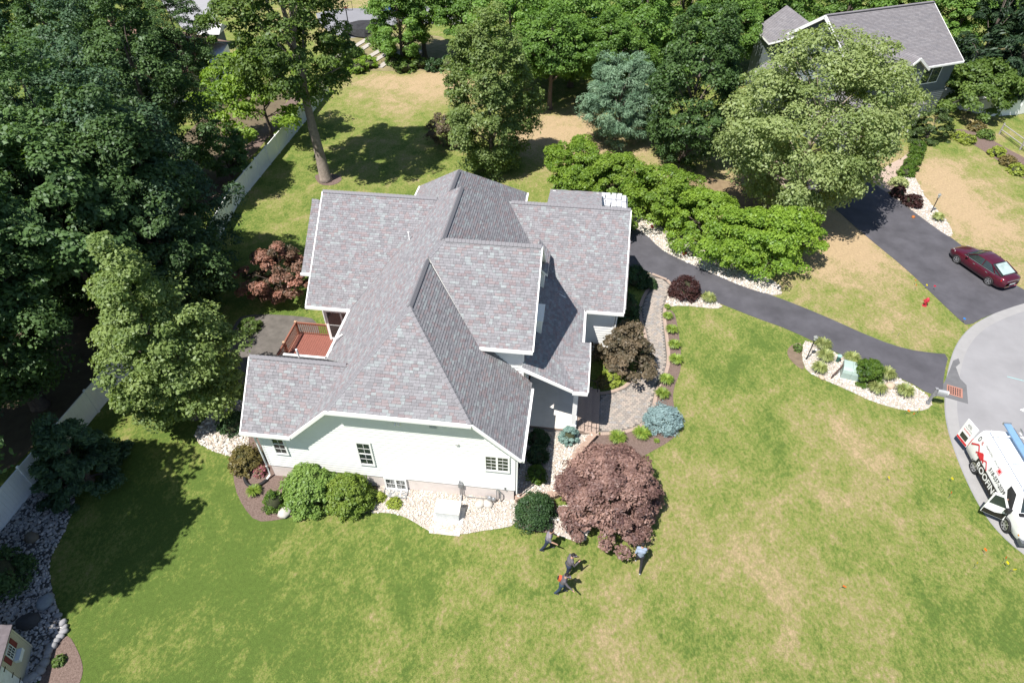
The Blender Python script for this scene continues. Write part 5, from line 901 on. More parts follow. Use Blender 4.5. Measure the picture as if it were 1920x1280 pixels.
for x in (-1.1,1.1):
    for y in (-1.,1.): b = MB(); b.box(x-.04,x+.04,y-.04,y+.04,0,3.2); b.obj('leg', m_metal, T)
T = thing('push_mower', 'red machine with two wheels and a grey handle beside the bending worker', 'mower', spot(1108,353,.3), .2); T.location.z = 0
b = MB(); b.box(-.45,.45,-.25,.25,.3,.5); b.ell((0,0,.5),(.3,.22,.16),8,6); b.obj('engine', rd, T); b = MB(); b.tube([(.1,-.2,.5),(.35,-.2,1.0),(.35,.2,1.0),(.1,.2,.5)], .02, 6); b.obj('handle', m_metal, T)
for x in (-.6,.6): b = MB(); b.tube([(x,-.06,.32),(x,.06,.32)], .3, 14); w_ = b.obj('wheel', m_rubber, T); b = MB(); b.tube([(x,-.07,.32),(x,.07,.32)], .17, 12); b.obj('rim', m_rim, w_)
# far things: hoop, garden beds, parked cars, brush pile
T = thing('basketball_hoop', 'basketball hoop on a dark pole beside the far road', 'hoop', spot(655,58)); b = MB(); b.tube([(0,0,0),(0,0,3.0)], .07, 6); b.beam((0,0,2.9),(.5,0,3.2),.06,.06); b.obj('pole', m_black, T); b = MB(); [b.beam((-.9,0,z),(.9,0,z),.05,.05) for z in (2.6,3.7)]; [b.beam((x,0,2.6),(x,0,3.7),.05,.05) for x in (-.9,-.3,.3,.9)]; b.beam((-.3,0,3.0),(.3,0,3.0),.05,.05); b.obj('backboard', m_black, T); b = MB(); b.tube([(.22*math.cos(k*.785),-.3+.22*math.sin(k*.785),2.95) for k in range(9)], .02, 5); b.obj('rim', rd, T)
b = MB(); b.ell((0,0,.4),(3.4,2.2,.9),16,7,jit=.18); o = b.obj('brush_pile', mat('dark_mesh', (.03,.03,.033), .9, .3, 4)); o.location = spot(690,62); tag(o, 'dark low brush heap beside the hoop at the end of the far road', 'pile')
m_row = mat('garden_path_grey', (.36,.33,.30), .9, .12, 2); m_plk = mat('garden_plank', (.40,.37,.33), .9, .15, 4)
flat('garden_plot', [(640,133),(600,100),(640,72),(760,60),(850,72),(862,128),(780,134)], .014, mat('garden_weeds', (.13,.13,.055), .95, .35, 1.2, col2=(.26,.21,.12)), 1)
for i, (a, c_, lb) in enumerate([((632,108),(690,74),'leftmost pale garden path'), ((648,114),(705,76),'second pale garden path from the left'), ((668,122),(720,92),'third garden path, half overgrown'), ((692,122),(735,95),'fourth garden path from the left'), ((712,128),(752,98),'fifth garden path from the left'), ((740,126),(792,96),'rightmost garden path under the maple')]):
    p, q = spot(*a), spot(*c_); b = MB(); b.beam(p+Vector((0,0,.05)), q+Vector((0,0,.05)), .75, .12); b.obj('garden_path', m_row, kind='structure')
for i, (x, y, m_) in enumerate([(650,122,L_bright),(672,126,L_bright),(690,118,L_bright),(712,82,L_shrub),(700,72,L_shrub),(740,112,L_mid),(770,104,L_lime),(726,90,L_shrub),(640,88,L_shrub),(760,125,L_mid),(790,118,L_mid),(815,122,L_yew),(840,118,L_yew),(860,124,L_yew),(664,98,L_shrub),(628,124,L_bright)]):
    shrub('garden_bush', ['bushy green plant at the left front of the garden','second green plant at the garden front','third green plant at the garden front','large bush at the head of the middle path','pale bush at the back of the garden','low plants beside the fifth path','yellowish plants left of the last path','small bush behind the middle path','bush at the back left of the garden','green clump at the garden front right of centre','clump at the garden front under the maple shade','dark bush at the right garden edge','second dark bush at the right garden edge','dark bush between the garden and the columnar tree','pale clump between the first paths','green clump where the garden meets the fence'][i], x, y, 1.2, 1.15, m_, 300+i, 1500, .2, ncl=30)
def simple_car(px, py, rz, col, label):
    T = thing('parked_car', label, 'car', spot(px, py), rz, 'cars glimpsed through the back trees'); b = MB(); vs = []
    for x, z in ((-2.2,.35),(-2.2,.85),(-1.4,.95),(-.9,1.4),(.6,1.4),(1.2,.95),(2.2,.8),(2.2,.35)): vs += [(x,-.85,z),(x,.85,z)]
    n = 8; b.add(vs, [tuple(2*i for i in range(n)), tuple(2*i+1 for i in range(n))[::-1]]+[(2*i,2*i+1,2*((i+1)%n)+1,2*((i+1)%n)) for i in range(n)]); b.obj('body', mat('car_paint_'+label.split()[0], col, .3, coat=.5), T)
    for x in (-1.35,1.35):
        for y in (-.8,.8): b = MB(); b.tube([(x,y-.1,.32),(x,y+.1,.32)], .32, 12); b.obj('wheel', m_rubber, T)
simple_car(1140,46,.2,(.03,.12,.35),'blue car glimpsed between the back trees above the pine'); simple_car(1152,60,.2,(.6,.6,.62),'white car just below the blue one between the back trees'); simple_car(750,24,.1,(.05,.1,.3),'dark blue car under the leaves at the far road')
T = thing('swing_frame', 'pale post frame in the deep shade left of the blue pine', 'play frame', spot(1080,148)); b = MB(); [b.box(x-.06,x+.06,y-.06,y+.06,0,2.2) for x in (-1.4,1.4) for y in (-.6,.6)]; b.box(-1.45,1.45,-.05,.05,2.2,2.3); b.obj('frame', mat('pale_post', (.45,.45,.42)), T); b = MB(); b.box(.9,1.3,-.1,-.05,1.4,2.1); b.obj('panel', m_white, T)
# painted arrow and marks on the street
b = MB(); p = spot(1912,768); mk = mat('road_paint_white', (.8,.8,.8), .7)
b.add([(0,0,0),(.45,.28,0),(.4,.1,0),(1.0,.05,0),(1.0,-.08,0),(.38,-.06,0),(.4,-.26,0)], [tuple(range(7))]); o = b.obj('road_arrow', mk); o.location = (p.x, p.y, .0205); o.rotation_euler.z = -.25; tag(o, 'white painted arrow on the street at the right edge', 'road marking')
b = MB(); b.beam((0,0,0),(.9,-.4,0),.03,.002); b.beam((.9,-.4,0),(1.2,-.2,0),.03,.002); o = b.obj('paint_mark', mat('cyan_paint', (.25,.6,.6), .7)); p = spot(1888,706); o.location = (p.x, p.y, .021); tag(o, 'thin cyan spray line on the street above the arrow', 'road marking')
# ------------------------------------------------------------------ vehicles
def loft(stations, sec, mats, name, parent, close=True, smooth=True, mi=0):
    """stations: list of x; sec(x) -> list of (y,z) for the left half from bottom to top centre"""
    b = MB(); rows = []
    for x in stations: h = sec(x); rows.append([(x, y, z) for y, z in h]+[(x, -y, z) for y, z in h[::-1][(1 if abs(h[-1][0]) < 1e-6 else 0):]])
    n = len(rows[0]); vs = [p for r in rows for p in r]; fs = [(i*n+j, (i+1)*n+j, (i+1)*n+j+1, i*n+j+1) for i in range(len(rows)-1) for j in range(n-1)]
    fs += [(i*n+n-1, (i+1)*n+n-1, (i+1)*n, i*n) for i in range(len(rows)-1)]
    fs += [tuple(range(n))[::-1], tuple((len(rows)-1)*n+j for j in range(n))]; b.add(vs, [f[::-1] for f in fs], mi); return b.obj(name, mats, parent, smooth)
def interp(x, T):
    for (a, va), (c, vc) in zip(T, T[1:]):
        if x <= c: t = (x-a)/(c-a) if c > a else 0; t = max(0, t); return va+(vc-va)*t
    return T[-1][1]
def wheel(T, x, y, r, w, spokes=5, arch=True, sgn=1):
    b = MB(); b.tube([(x,y-w/2,r),(x,y-w/2+.03,r),(x,y+w/2-.03,r),(x,y+w/2,r)], [r*.93,r,r,r*.93], 24); W = b.obj('wheel', m_rubber, T)
    b = MB(); yo = y+sgn*(w/2+.006); yi = y+sgn*(w/2-.04); b.tube([(x,yi,r),(x,yi+sgn*.002,r)], r*.64, 20, 1); b.tube([(x,yi,r),(x,yo,r)], r*.14, 10)
    for k in range(spokes): a = 2*math.pi*k/spokes; b.obox((x+math.cos(a)*r*.38, yo-sgn*.012, r+math.sin(a)*r*.38), (math.cos(a)*r*.28,0,math.sin(a)*r*.28), (0,.01,0), (-math.sin(a)*r*.09,0,math.cos(a)*r*.09))
    for k in range(24): a = 2*math.pi*k/24; a2 = 2*math.pi*(k+1)/24; b.add([(x+math.cos(q)*r*rr, yo-sgn*.005, r+math.sin(q)*r*rr) for q, rr in ((a,.58),(a,.68),(a2,.68),(a2,.58))], [(0,1,2,3)])
    b.obj('rim', [m_rim, mat('rim_shadow', (.12,.12,.125), .5)], W)
    if arch:
        b = MB(); N = 16; vs = []
        for k in range(N+1): a = math.pi*k/N; vs += [(x+math.cos(a)*(r+.03), y+sgn*(w/2-.035), r+math.sin(a)*(r+.03)), (x+math.cos(a)*(r+.075), y+sgn*(w/2-.028), r+math.sin(a)*(r+.075))]
        b.add(vs, [(2*k,2*k+1,2*k+3,2*k+2) for k in range(N)]); b.obj('wheel_arch', m_black, T)
def quad(name, pts, m, T, off=(0,0,0), back=.01):
    P = [Vector(p)+Vector(off) for p in pts]; n = (P[1]-P[0]).cross(P[2]-P[0]).normalized()*back; k = len(P); b = MB(); b.add(P+[p-n for p in P], [tuple(range(k)), tuple(range(k,2*k))[::-1]]+[(i,k+i,k+(i+1)%k,(i+1)%k) for i in range(k)]); return b.obj(name, m, T)
# ---- maroon sedan
mar = mat('maroon_car_paint', (.085,.008,.020), .28, .05, 2, coat=1., metal=.3)
cdir = Vector((-.32,.947,0)).normalized(); left = Vector((-cdir.y, cdir.x, 0)); cc_ = (Vector((33.2,39.1,0))+Vector((34.08,36.49,0)))/2-left*.80
car = thing('maroon_sedan', 'dark maroon four door sedan parked on the neighbour driveway', 'car', cc_, math.atan2(cdir.y, cdir.x))
def wS(x): return interp(x, [(-2.42,.62),(-2.3,.78),(-1.9,.88),(-1,.915),(1,.915),(1.7,.89),(2.15,.78),(2.36,.62),(2.42,.45)])
def tS(x): return interp(x, [(-2.42,.72),(-2.36,.98),(-2.2,1.03),(-1.75,1.04),(-1,.95),(.9,.96),(1.3,.95),(1.9,.84),(2.25,.70),(2.42,.50)])
def secS(x):
    w_, t = wS(x), tS(x); lo = .20 if abs(x) < 2.2 else .32; return [(w_*.80,lo),(w_*.96,lo+.06),(w_*.985,.5),(w_,.62),(w_*.97,.80*t+.1),(w_*.86,t-.015),(w_*.5,t+.02),(0,t+.03)]
loft([-2.42,-2.38,-2.3,-2.1,-1.9,-1.6,-1.3,-1,-.5,0,.5,1,1.3,1.6,1.9,2.1,2.25,2.35,2.42], secS, mar, 'body', car)
def gh(x): # cabin
    zt = interp(x, [(-1.95,1.04),(-.9,1.40),(-.4,1.455),(.0,1.455),(.35,1.41),(1.15,.97)]); wr = interp(x, [(-1.95,.72),(-1.1,.60),(0,.61),(.35,.60),(1.15,.72)]); t = (zt-.96)/.5
    return [(.80,.92),(.80-.02*t,.96),(wr+.05*t*0+.04,zt-.06*t),(wr-.04,zt-.01),(wr*.5,zt+.012),(0,zt+.018)]
loft([-1.95,-1.6,-1.1,-.8,-.5,0,.35,.75,1.15], gh, m_glass, 'cabin_glass', car)
b = MB()
for x0, x1 in ((-.9,-.7),(-.7,-.5),(-.5,0),(0,.33)):
    A, B = gh(x0), gh(x1)
    for s in (1,-1):
        for j in (2,3,4): b.add([(x0,s*A[j][0],A[j][1]+.012),(x1,s*B[j][0],B[j][1]+.012),(x1,s*B[j+1][0],B[j+1][1]+.012),(x0,s*A[j+1][0],A[j+1][1]+.012)], [(0,1,2,3) if s < 0 else (3,2,1,0)])
b.obj('roof', mar, car, True)
for s in (1,-1):
    for P in ([(1.15,.80,.96),(.33,.64,1.41)],[(-.38,.79,.96),(-.36,.66,1.42)],[(-1.95,.74,1.03),(-.88,.635,1.39)],[(-1.45,.76,1.0),(-1.0,.66,1.34)]):
        b = MB(); b.beam((P[0][0],s*(P[0][1]+.012),P[0][2]), (P[1][0],s*(P[1][1]+.012),P[1][2]), .05, .05); b.obj('pillar', mar, car)
    b = MB(); b.beam((1.1,s*.825,.965),(-1.5,s*.825,.975),.02,.025); b.obj('chrome_strip', m_rim, car); b = MB(); b.ell((.75,s*.95,1.0),(.10,.09,.07),8,6); b.obj('mirror', mar, car, True)
    for x in (.1,-.95): b = MB(); b.box(x-.09,x+.09,s*.915-.015,s*.915+.015,.80,.825); b.obj('door_handle', m_rim, car)
    for x in (.85,-.38,-1.25): b = MB(); b.box(x-.006,x+.006,s*.9165-.004,s*.9165+.004,.3,.92); b.obj('door_seam', m_black, car)
    quad('headlight', [(2.2,s*.62,.66),(1.85,s*.84,.72),(1.82,s*.82,.80),(2.16,s*.6,.75)][::s], mat('headlight_glass', (.6,.62,.62), .1), car, (0,s*.012,.012)); quad('tail_light', [(-2.32,s*.52,.78),(-2.1,s*.85,.80),(-2.08,s*.84,.92),(-2.36,s*.5,.93)][::-s], mat('tail_red', (.4,.01,.01), .2), car, (-.012,s*.012,0))
    for x in (-1.4,1.4): wheel(car, x, s*.81, .33, .22, 5, True, s)
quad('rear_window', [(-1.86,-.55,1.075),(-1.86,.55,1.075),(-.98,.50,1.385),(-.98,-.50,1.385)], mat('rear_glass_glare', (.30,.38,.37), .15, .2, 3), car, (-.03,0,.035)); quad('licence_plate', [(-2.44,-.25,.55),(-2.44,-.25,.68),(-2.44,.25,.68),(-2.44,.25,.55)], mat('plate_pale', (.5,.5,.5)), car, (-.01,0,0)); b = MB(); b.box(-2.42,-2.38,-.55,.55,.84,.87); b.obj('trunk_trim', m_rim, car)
# ---- white van
vdir = Vector((-.093,-.996,0)).normalized(); vl = Vector((-vdir.y, vdir.x, 0)); vc = (Vector((24.48,20.27,0))+Vector((24.16,16.82,0)))/2+vl*.90
van = thing('work_van', 'white roofing company van with its passenger door and rear door open at the kerb', 'van', vc, math.atan2(vdir.y, vdir.x))
vw = mat('van_white_paint', (.80,.81,.82), .3, .02, 2, coat=.6)
def vtop(x): return interp(x, [(-2.88,2.0),(-2.8,2.08),(-1,2.1),(.75,2.09),(.95,2.03),(1.62,1.28),(1.75,1.22),(2.35,1.08),(2.6,.92),(2.72,.7)])
def vwid(x): return interp(x, [(-2.88,.97),(-2.7,1.0),(1.2,1.0),(1.9,.97),(2.4,.90),(2.65,.78),(2.72,.66)])
def vsec(x):
    t, w_ = vtop(x), vwid(x); k = min(1, max(0, (t-1.15)/.9)); sh_ = min(1.15, t-.06)
    return [(w_*.9,.34),(w_*.98,.42),(w_,.75),(w_*(1-.01*k),sh_),(w_*(1-.09*k),sh_+(t-sh_)*.55),(w_*(.93-.11*k),sh_+(t-sh_)*.88),(w_*(.86-.14*k),t-.01),(w_*.4,t+.015*k),(0,t+.02*k)]
loft([-2.88,-2.84,-2.78,-2,-1,0,.6,.75,.85,.95,1.2,1.45,1.62,1.75,2.0,2.2,2.35,2.5,2.6,2.68,2.72], vsec, vw, 'body', van)
def vy(z): # side plane at height z (left +)
    return 1.0 if z < 1.15 else 1.0-(z-1.15)*.155
quad('windshield', [(1.60,-.72,1.32),(1.60,.72,1.32),(1.00,.62,2.0),(1.00,-.62,2.0)], m_glass, van, (.035,0,.035)); b = MB(); b.box(1.60,1.82,-.8,.8,1.235,1.275); b.obj('wiper_cowl', m_black, van)
for s, cl in ((1,True),(-1,False)):
    P = [(1.42,s*vy(1.2),1.22),(.55,s*vy(1.2),1.22),(.55,s*vy(1.9),1.86),(1.0,s*vy(1.9),1.86)]
    if cl: quad('side_window', P[::-1], m_glass, van, (0,s*.012,0))
    else: quad('door_opening', [(1.5,-1.0,.5),(1.5,-1.0,1.2),(1.0,-vy(1.88),1.88),(.5,-vy(1.88),1.88),(.5,-1.0,.5)], mat('cab_interior', (.03,.03,.032), .8), van, (0,-.014,0))
    for x in (-1.73,1.73): wheel(van, x, s*.90, .36, .24, 6, True, s)
    b = MB(); b.box(-1.25,1.2,s*.98-.02,s*.98+.04,.34,.40); b.obj('running_board', m_black, van); quad('headlight', [(2.60,s*.55,.72),(2.45,s*.83,.72),(2.42,s*.82,.90),(2.56,s*.55,.90)][::s], mat('headlight_glass', (.6,.62,.62), .1), van, (.04,s*.02,.02)); b = MB(); b.box(2.38,2.5,s*.86-.02,s*.86+.02,.66,.72); b.obj('turn_signal', mat('amber', (.7,.25,.02), .3), van)
b = MB(); b.box(2.55,2.85,-.85,.85,.38,.60); b.obj('front_bumper', mat('bumper_grey', (.10,.11,.12), .5), van); b = MB(); b.box(-3.06,-2.86,-.9,.9,.36,.52); b.obj('rear_bumper', m_black, van); b = MB(); b.box(2.66,2.74,-.5,.5,.62,.82); b.obj('grille', m_black, van)
quad('rear_opening', [(-2.88,-.85,.5),(-2.88,.85,.5),(-2.88,.72,1.9),(-2.88,-.72,1.9)][::-1], mat('cargo_dark', (.02,.02,.022)), van, (-.012,0,0))
# doors
pdoor = bpy.data.objects.new('passenger_door', None)
b = MB(); a = math.radians(62); hx_, hy_ = 1.50, -1.02; dx, dy = -math.cos(a), -math.sin(a); thn = Vector((-dy, dx, 0))*.035
def dpt(s, z): lean = 0 if z < 1.2 else (z-1.2)*.15; return Vector((hx_+dx*s, hy_+dy*s, z))+Vector((-dy, dx, 0))*(-lean)
O_ = [dpt(0,.46), dpt(1.0,.46), dpt(1.02,1.2), dpt(.98,1.86), dpt(.52,1.88), dpt(.10,1.25)]; k = 6
b.add([p+thn for p in O_]+[p-thn for p in O_], [tuple(range(k)), tuple(range(k,2*k))[::-1]]+[(i,k+i,k+(i+1)%k,(i+1)%k) for i in range(k)]); D_ = b.obj('passenger_door', vw, van)
W_ = [dpt(.22,1.26), dpt(.95,1.26), dpt(.92,1.78), dpt(.56,1.80)]; b = MB(); b.add([p+thn*1.25 for p in W_]+[p-thn*1.25 for p in W_], [tuple(range(4)), (7,6,5,4)]+[(i,4+i,4+(i+1)%4,(i+1)%4) for i in range(4)]); b.obj('door_glass', m_glass, D_)
W_ = [dpt(.06,.48), dpt(.98,.48), dpt(.98,.78), dpt(.50,.74), dpt(.06,.92)]; b = MB(); b.add([p+thn*1.2 for p in W_]+[p-thn*1.2 for p in W_], [tuple(range(5)), (9,8,7,6,5)]+[(i,5+i,5+(i+1)%5,(i+1)%5) for i in range(5)]); b.obj('door_graphic', mat('graphic_black', (.02,.018,.018), .4), D_)
b = MB(); b.box(1.5,1.66,-1.36,-1.14,1.18,1.44); b.beam((1.5,-1.0,1.3),(1.58,-1.2,1.3),.04,.04); b.obj('mirror', m_black, van)
a2 = math.radians(12); rdx, rdy = -math.cos(a2), -math.sin(a2); rn = Vector((-rdy, rdx, 0))*.025
def rpt(s, z): return Vector((-2.92+rdx*s, -.98+rdy*s, z))
O_ = [rpt(0,.5), rpt(.82,.5), rpt(.82,1.9), rpt(0,1.9)]; b = MB(); b.add([p+rn for p in O_]+[p-rn for p in O_], [(0,1,2,3),(7,6,5,4)]+[(i,4+i,4+(i+1)%4,(i+1)%4) for i in range(4)]); RD = b.obj('rear_door', vw, van)
m_tk = mat('lettering_black', (.015,.015,.015), .5); m_tr = mat('lettering_red', (.55,.03,.04), .5); m_tw = mat('lettering_white', (.8,.8,.8), .5); m_tg = mat('lettering_grey', (.12,.13,.15), .5)
def text(s, size, org, X_, Y_, m, par, name='lettering', bold=0., sx=1.):
    c = bpy.data.curves.new(name, 'FONT'); c.body = s; c.size = size; c.offset = bold; c.resolution_u = 3; tmp = bpy.data.objects.new(name, c); C.objects.link(tmp); dg = bpy.context.evaluated_depsgraph_get(); me = bpy.data.meshes.new_from_object(tmp.evaluated_get(dg)); bpy.data.objects.remove(tmp); me.materials.clear(); me.materials.append(m)
    X_ = Vector(X_).normalized(); Y_ = Vector(Y_).normalized(); Z_ = X_.cross(Y_).normalized(); Y_ = Z_.cross(X_)
    M4 = Matrix(((X_.x*sx,Y_.x,Z_.x,org[0]),(X_.y*sx,Y_.y,Z_.y,org[1]),(X_.z*sx,Y_.z,Z_.z,org[2]),(0,0,0,1))); me.transform(M4); o = bpy.data.objects.new(name, me); C.objects.link(o); o.parent = par; return o
SX = (1,0,0); SY = (0,.155,1); pl_ = lambda x, z, d=.014: (x, -vy(z)-d, z)
text('0', .42, pl_(-2.68,1.52), SX, SY, m_tk, van); text('%', .28, pl_(-2.38,1.56), SX, SY, m_tr, van)
text('FINANCING', .17, pl_(-2.05,1.72), SX, SY, m_tk, van, sx=.8); text('AVAILABLE', .17, pl_(-1.1,1.72), SX, SY, m_tg, van, sx=.8)
text('518-557-2039', .30, pl_(-.95,1.20), SX, SY, m_tk, van, bold=.004, sx=.92)
b = MB(); b.box(-1.85,.45,-1.016,-1.008,.44,.98); b.obj('graphic_band', MATS['graphic_black'], van); text('ROOFING', .50, (-1.72,-1.02,.55), SX, (0,0,1), m_tw, van, bold=.012, sx=.98)
def roofmark(pts, w_, m=m_tr):
    P = [Vector(pl_(x, z, .012)) for x, z in pts]
    for p, q in zip(P, P[1:]): b = MB(); b.beam(p, q, .008, w_); b.obj('roof_logo', m, van)
roofmark([(-2.75,1.05),(-2.35,1.42),(-1.95,1.10)], .09); roofmark([(-2.2,1.02),(-1.8,1.36),(-1.45,1.05)], .09); roofmark([(-1.62,1.12),(-1.35,1.30),(-1.02,1.0)], .07)
quad('roof_logo', [pl_(-2.05,1.02),pl_(-1.6,1.02),pl_(-1.6,1.14),pl_(-1.82,1.30),pl_(-2.05,1.14)], m_tr, van, (0,-.004,0)); quad('badge', [pl_(-.62,1.55),pl_(-.30,1.55),pl_(-.30,1.85),pl_(-.62,1.85)], mat('badge_pink', (.75,.42,.45)), van, (0,-.004,0)); quad('badge', [pl_(-.55,1.63),pl_(-.38,1.63),pl_(-.38,1.77),pl_(-.55,1.77)], m_tr, van, (0,-.012,0))
RX = Vector((-rdx, -rdy, 0)); tp = lambda s, z: tuple(rpt(s, z)+rn*1.25)
text('0%', .26, tp(.62,1.55), RX, (0,0,1), m_tk, RD); text('FINANCING', .10, tp(.70,1.40), RX, (0,0,1), m_tg, RD); text('ROOFING', .12, tp(.70,1.22), RX, (0,0,1), m_tr, RD, bold=.003)
quad('door_window', [tp(.68,.72),tp(.18,.72),tp(.18,1.05),tp(.68,1.05)], m_glass, RD); quad('door_stripe', [tp(.80,.52),tp(.02,.52),tp(.02,.66),tp(.80,.66)], m_tr, RD)
b = MB(); b.box(-3.0,-2.89,-.98,-.86,.7,1.15); b.obj('tail_light', mat('tail_red', (.4,.01,.01), .2), van)
# ladder rack, plank
for x in (-2.3,-.6,.9): b = MB(); b.tube([(x,-.78,2.02),(x,-.74,2.3),(x,.74,2.3),(x,.78,2.02)], .025, 6); b.obj('rack_bar', vw, van)
for y in (-.7,.7): b = MB(); b.beam((-2.6,y,2.32),(1.2,y,2.32),.04,.04); b.obj('rack_rail', vw, van)
for y in (-.25,.1): b = MB(); b.beam((-2.7,y,2.085),(.6,y,2.085),.015,.012); b.obj('roof_seam', mat('seam_grey', (.45,.46,.47)), van)
vwx = lambda x, y, z: tuple(vc+vdir*x+vl*y+Vector((0,0,z)))
pk = thing('work_plank', 'long blue scaffold plank strapped on the van roof rack', 'plank', vwx(-.2,.25,2.36), math.atan2(vdir.y, vdir.x)); b = MB(); b.box(-2.9,2.9,-.17,.17,0,.07); b.obj('board', mat('plank_blue', (.16,.28,.44), .5, .08, 3), pk); b = MB(); b.box(-2.92,-2.84,-.19,.19,-.02,.12); b.box(-.05,.05,-.175,.175,.0,.076); b.obj('end_cap', m_metal, pk)
ld_ = thing('roof_ladder', 'white aluminium ladder lying on the van rack beyond the blue plank', 'ladder', vwx(-.2,.62,2.36), math.atan2(vdir.y, vdir.x)); 
for y in (-.17,.17): b = MB(); b.box(-2.6,2.4,y-.015,y+.015,0,.08); b.obj('ladder_rail', m_metal, ld_)
for i in range(16): b = MB(); b.tube([(-2.45+i*.31,-.16,.04),(-2.45+i*.31,.16,.04)], .014, 5); b.obj('rung', m_metal, ld_)
# ------------------------------------------------------------------ people
skin = mat('skin', (.42,.25,.18), .6, .05, 8); hair = mat('dark_hair', (.012,.010,.010), .7); eye = mat('eye_dark', (.01,.01,.01), .3); lip = mat('lips', (.32,.12,.10), .6)
def person(label, pos, face, shirt, pants, pose, cap=None, long=False, shoe=(.05,.05,.055), hairc=True, z=0., name='person'):
    f = Vector((1,0,0)); l = Vector((0,1,0)); u = Vector((0,0,1)); CP = []; mt = [skin, mat('cloth_%s'%(str(shirt)), shirt, .85, .1, 12), mat('cloth_%s'%(str(pants)), pants, .85, .12, 12), mat('shoe_%s'%(str(shoe)), shoe, .7), hair, eye, lip]
    def cap_(p, q, r1, r2, m): CP.append((Vector(p), Vector(q), r1, r2, m))
    P = dict(hip=Vector((0,0,.93)), lean=0., la=(20,30), ra=(-20,30), ll=(0,0), rl=(0,0), laout=12, raout=12, spread=.09, head=(0,0)); P.update(pose)
    hip = P['hip']; ln = math.radians(P['lean']); up = Vector((math.sin(ln),0,math.cos(ln))); fw_ = Vector((math.cos(ln),0,-math.sin(ln)))
    wa = hip+up*.14; ch = hip+up*.36; sh_ = hip+up*.50; nk = hip+up*.56
    cap_(hip-l*.08, hip+l*.08, .135, .135, 2); cap_(hip, wa, .125, .125, 1); cap_(wa-l*.03, wa+l*.03, .125,.125,1); cap_(wa, ch, .14, .16, 1); cap_(ch-l*.08, ch+l*.08, .145, .145, 1); cap_(sh_-l*.16, sh_+l*.16, .085, .085, 1); cap_(nk, nk+up*.08, .058, .055, 0)
    hd = nk+(up*.95+fw_*.12).normalized()*.205; hu = (up+fw_*math.tan(math.radians(P['head'][0]))*1.0).normalized() if P['head'][0] else up; hf = fw_ if not P['head'][0] else (fw_-hu*fw_.dot(hu)).normalized()
    cap_(hd+hu*.02-hf*.015, hd+hu*.02+hf*.015, .098, .095, 0); cap_(hd-hu*.06+hf*.03, hd-hu*.075+hf*.045, .06, .045, 0); cap_(hd+hf*.09, hd-hu*.02+hf*.115, .012, .018, 0)
    for s in (1,-1): cap_(hd+l*s*.095-hu*.01, hd+l*s*.102-hu*.03, .018, .014, 0); cap_(hd+l*s*.035+hf*.092+hu*.015, hd+l*s*.036+hf*.096+hu*.015, .011, .011, 5)
    cap_(hd+hf*.088-hu*.055-l*.02, hd+hf*.088-hu*.055+l*.02, .010, .010, 6)
    if hairc: cap_(hd+hu*.045-hf*.03, hd+hu*.03-hf*.05, .098, .09, 4)
    for s, aa, oo in ((1,P['la'],P['laout']),(-1,P['ra'],P['raout'])):
        a1 = math.radians(aa[0]); o1 = math.radians(oo); S = sh_+l*s*.17; d1 = Vector((math.sin(a1)*math.cos(o1), s*math.sin(o1), -math.cos(a1)*math.cos(o1))); E = S+d1*.29; a2 = a1+math.radians(aa[1]); o2 = o1-(math.radians(aa[2]) if len(aa) > 2 else 0); d2 = Vector((math.sin(a2)*math.cos(o2), s*math.sin(o2), -math.cos(a2)*math.cos(o2))); Wr = E+d2*.25
        cap_(S, E, .066, .052, 1); cap_(E, Wr, .048, .032, 1 if long else 0)
        if not long: cap_(E, E+d2*.02, .043, .042, 0)
        sd = d2.cross(Vector((0,s,0))); sd.normalize(); pw = sd.cross(d2).normalized(); cap_(Wr, Wr+d2*.075, .028, .034, 0)
        for k, (off, L_) in enumerate(((-.028,.066),(-.010,.078),(.010,.074),(.028,.058))): b0_ = Wr+d2*.085+sd*off; m0_ = b0_+(d2*.85+pw*.25).normalized()*L_*.5; cap_(b0_, m0_, .0105, .0095, 0); cap_(m0_, m0_+(d2*.6+pw*.7).normalized()*L_*.5, .0095, .008, 0)
        cap_(Wr+d2*.03+sd*.03, Wr+d2*.075+sd*.062+pw*.02, .013, .010, 0)
    for s, aa in ((1,P['ll']),(-1,P['rl'])):
        a1 = math.radians(aa[0]); a2 = math.radians(aa[0]-aa[1]); Hp = hip+l*s*P['spread']; d1 = Vector((math.sin(a1), s*.06, -math.cos(a1))).normalized(); Kn = Hp+d1*.44; d2 = Vector((math.sin(a2), s*.03, -math.cos(a2))).normalized(); An = Kn+d2*.42
        cap_(Hp, Kn, .10, .07, 2); cap_(Kn, An, .068, .052, 2); fd = Vector((math.cos(a2*.5), 0, math.sin(a2*.5)*.6)).normalized() if not P.get('flat') else Vector((1,0,0)); cap_(An-u*.035-fd*.04, An-u*.045+fd*.13, .042, .036, 3)
    vs = MB()
    for p, q, r1, r2, m_ in CP:
        d = q-p; dn = d.normalized() if d.length > 1e-5 else Vector((0,0,1)); nr = 14 if max(r1,r2) > .03 else 8; pts = []; rd_ = []
        for k in range(4): t = math.pi/2*(1-k/3); pts.append(p-dn*r1*math.sin(t)*.999); rd_.append(max(.001, r1*math.cos(t)))
        for k in range(4): t = math.pi/2*(k/3); pts.append(q+dn*r2*math.sin(t)*.999); rd_.append(max(.001, r2*math.cos(t)))
        vs.tube(pts, rd_, nr)
    tmp = vs.obj('tmp', skin); md = tmp.modifiers.new('r', 'REMESH'); md.mode = 'VOXEL'; md.voxel_size = .017; md.use_smooth_shade = True
    dg = bpy.context.evaluated_depsgraph_get(); me = bpy.data.meshes.new_from_object(tmp.evaluated_get(dg)); bpy.data.objects.remove(tmp); me.name = 'body'; me.materials.clear(); [me.materials.append(x) for x in mt]
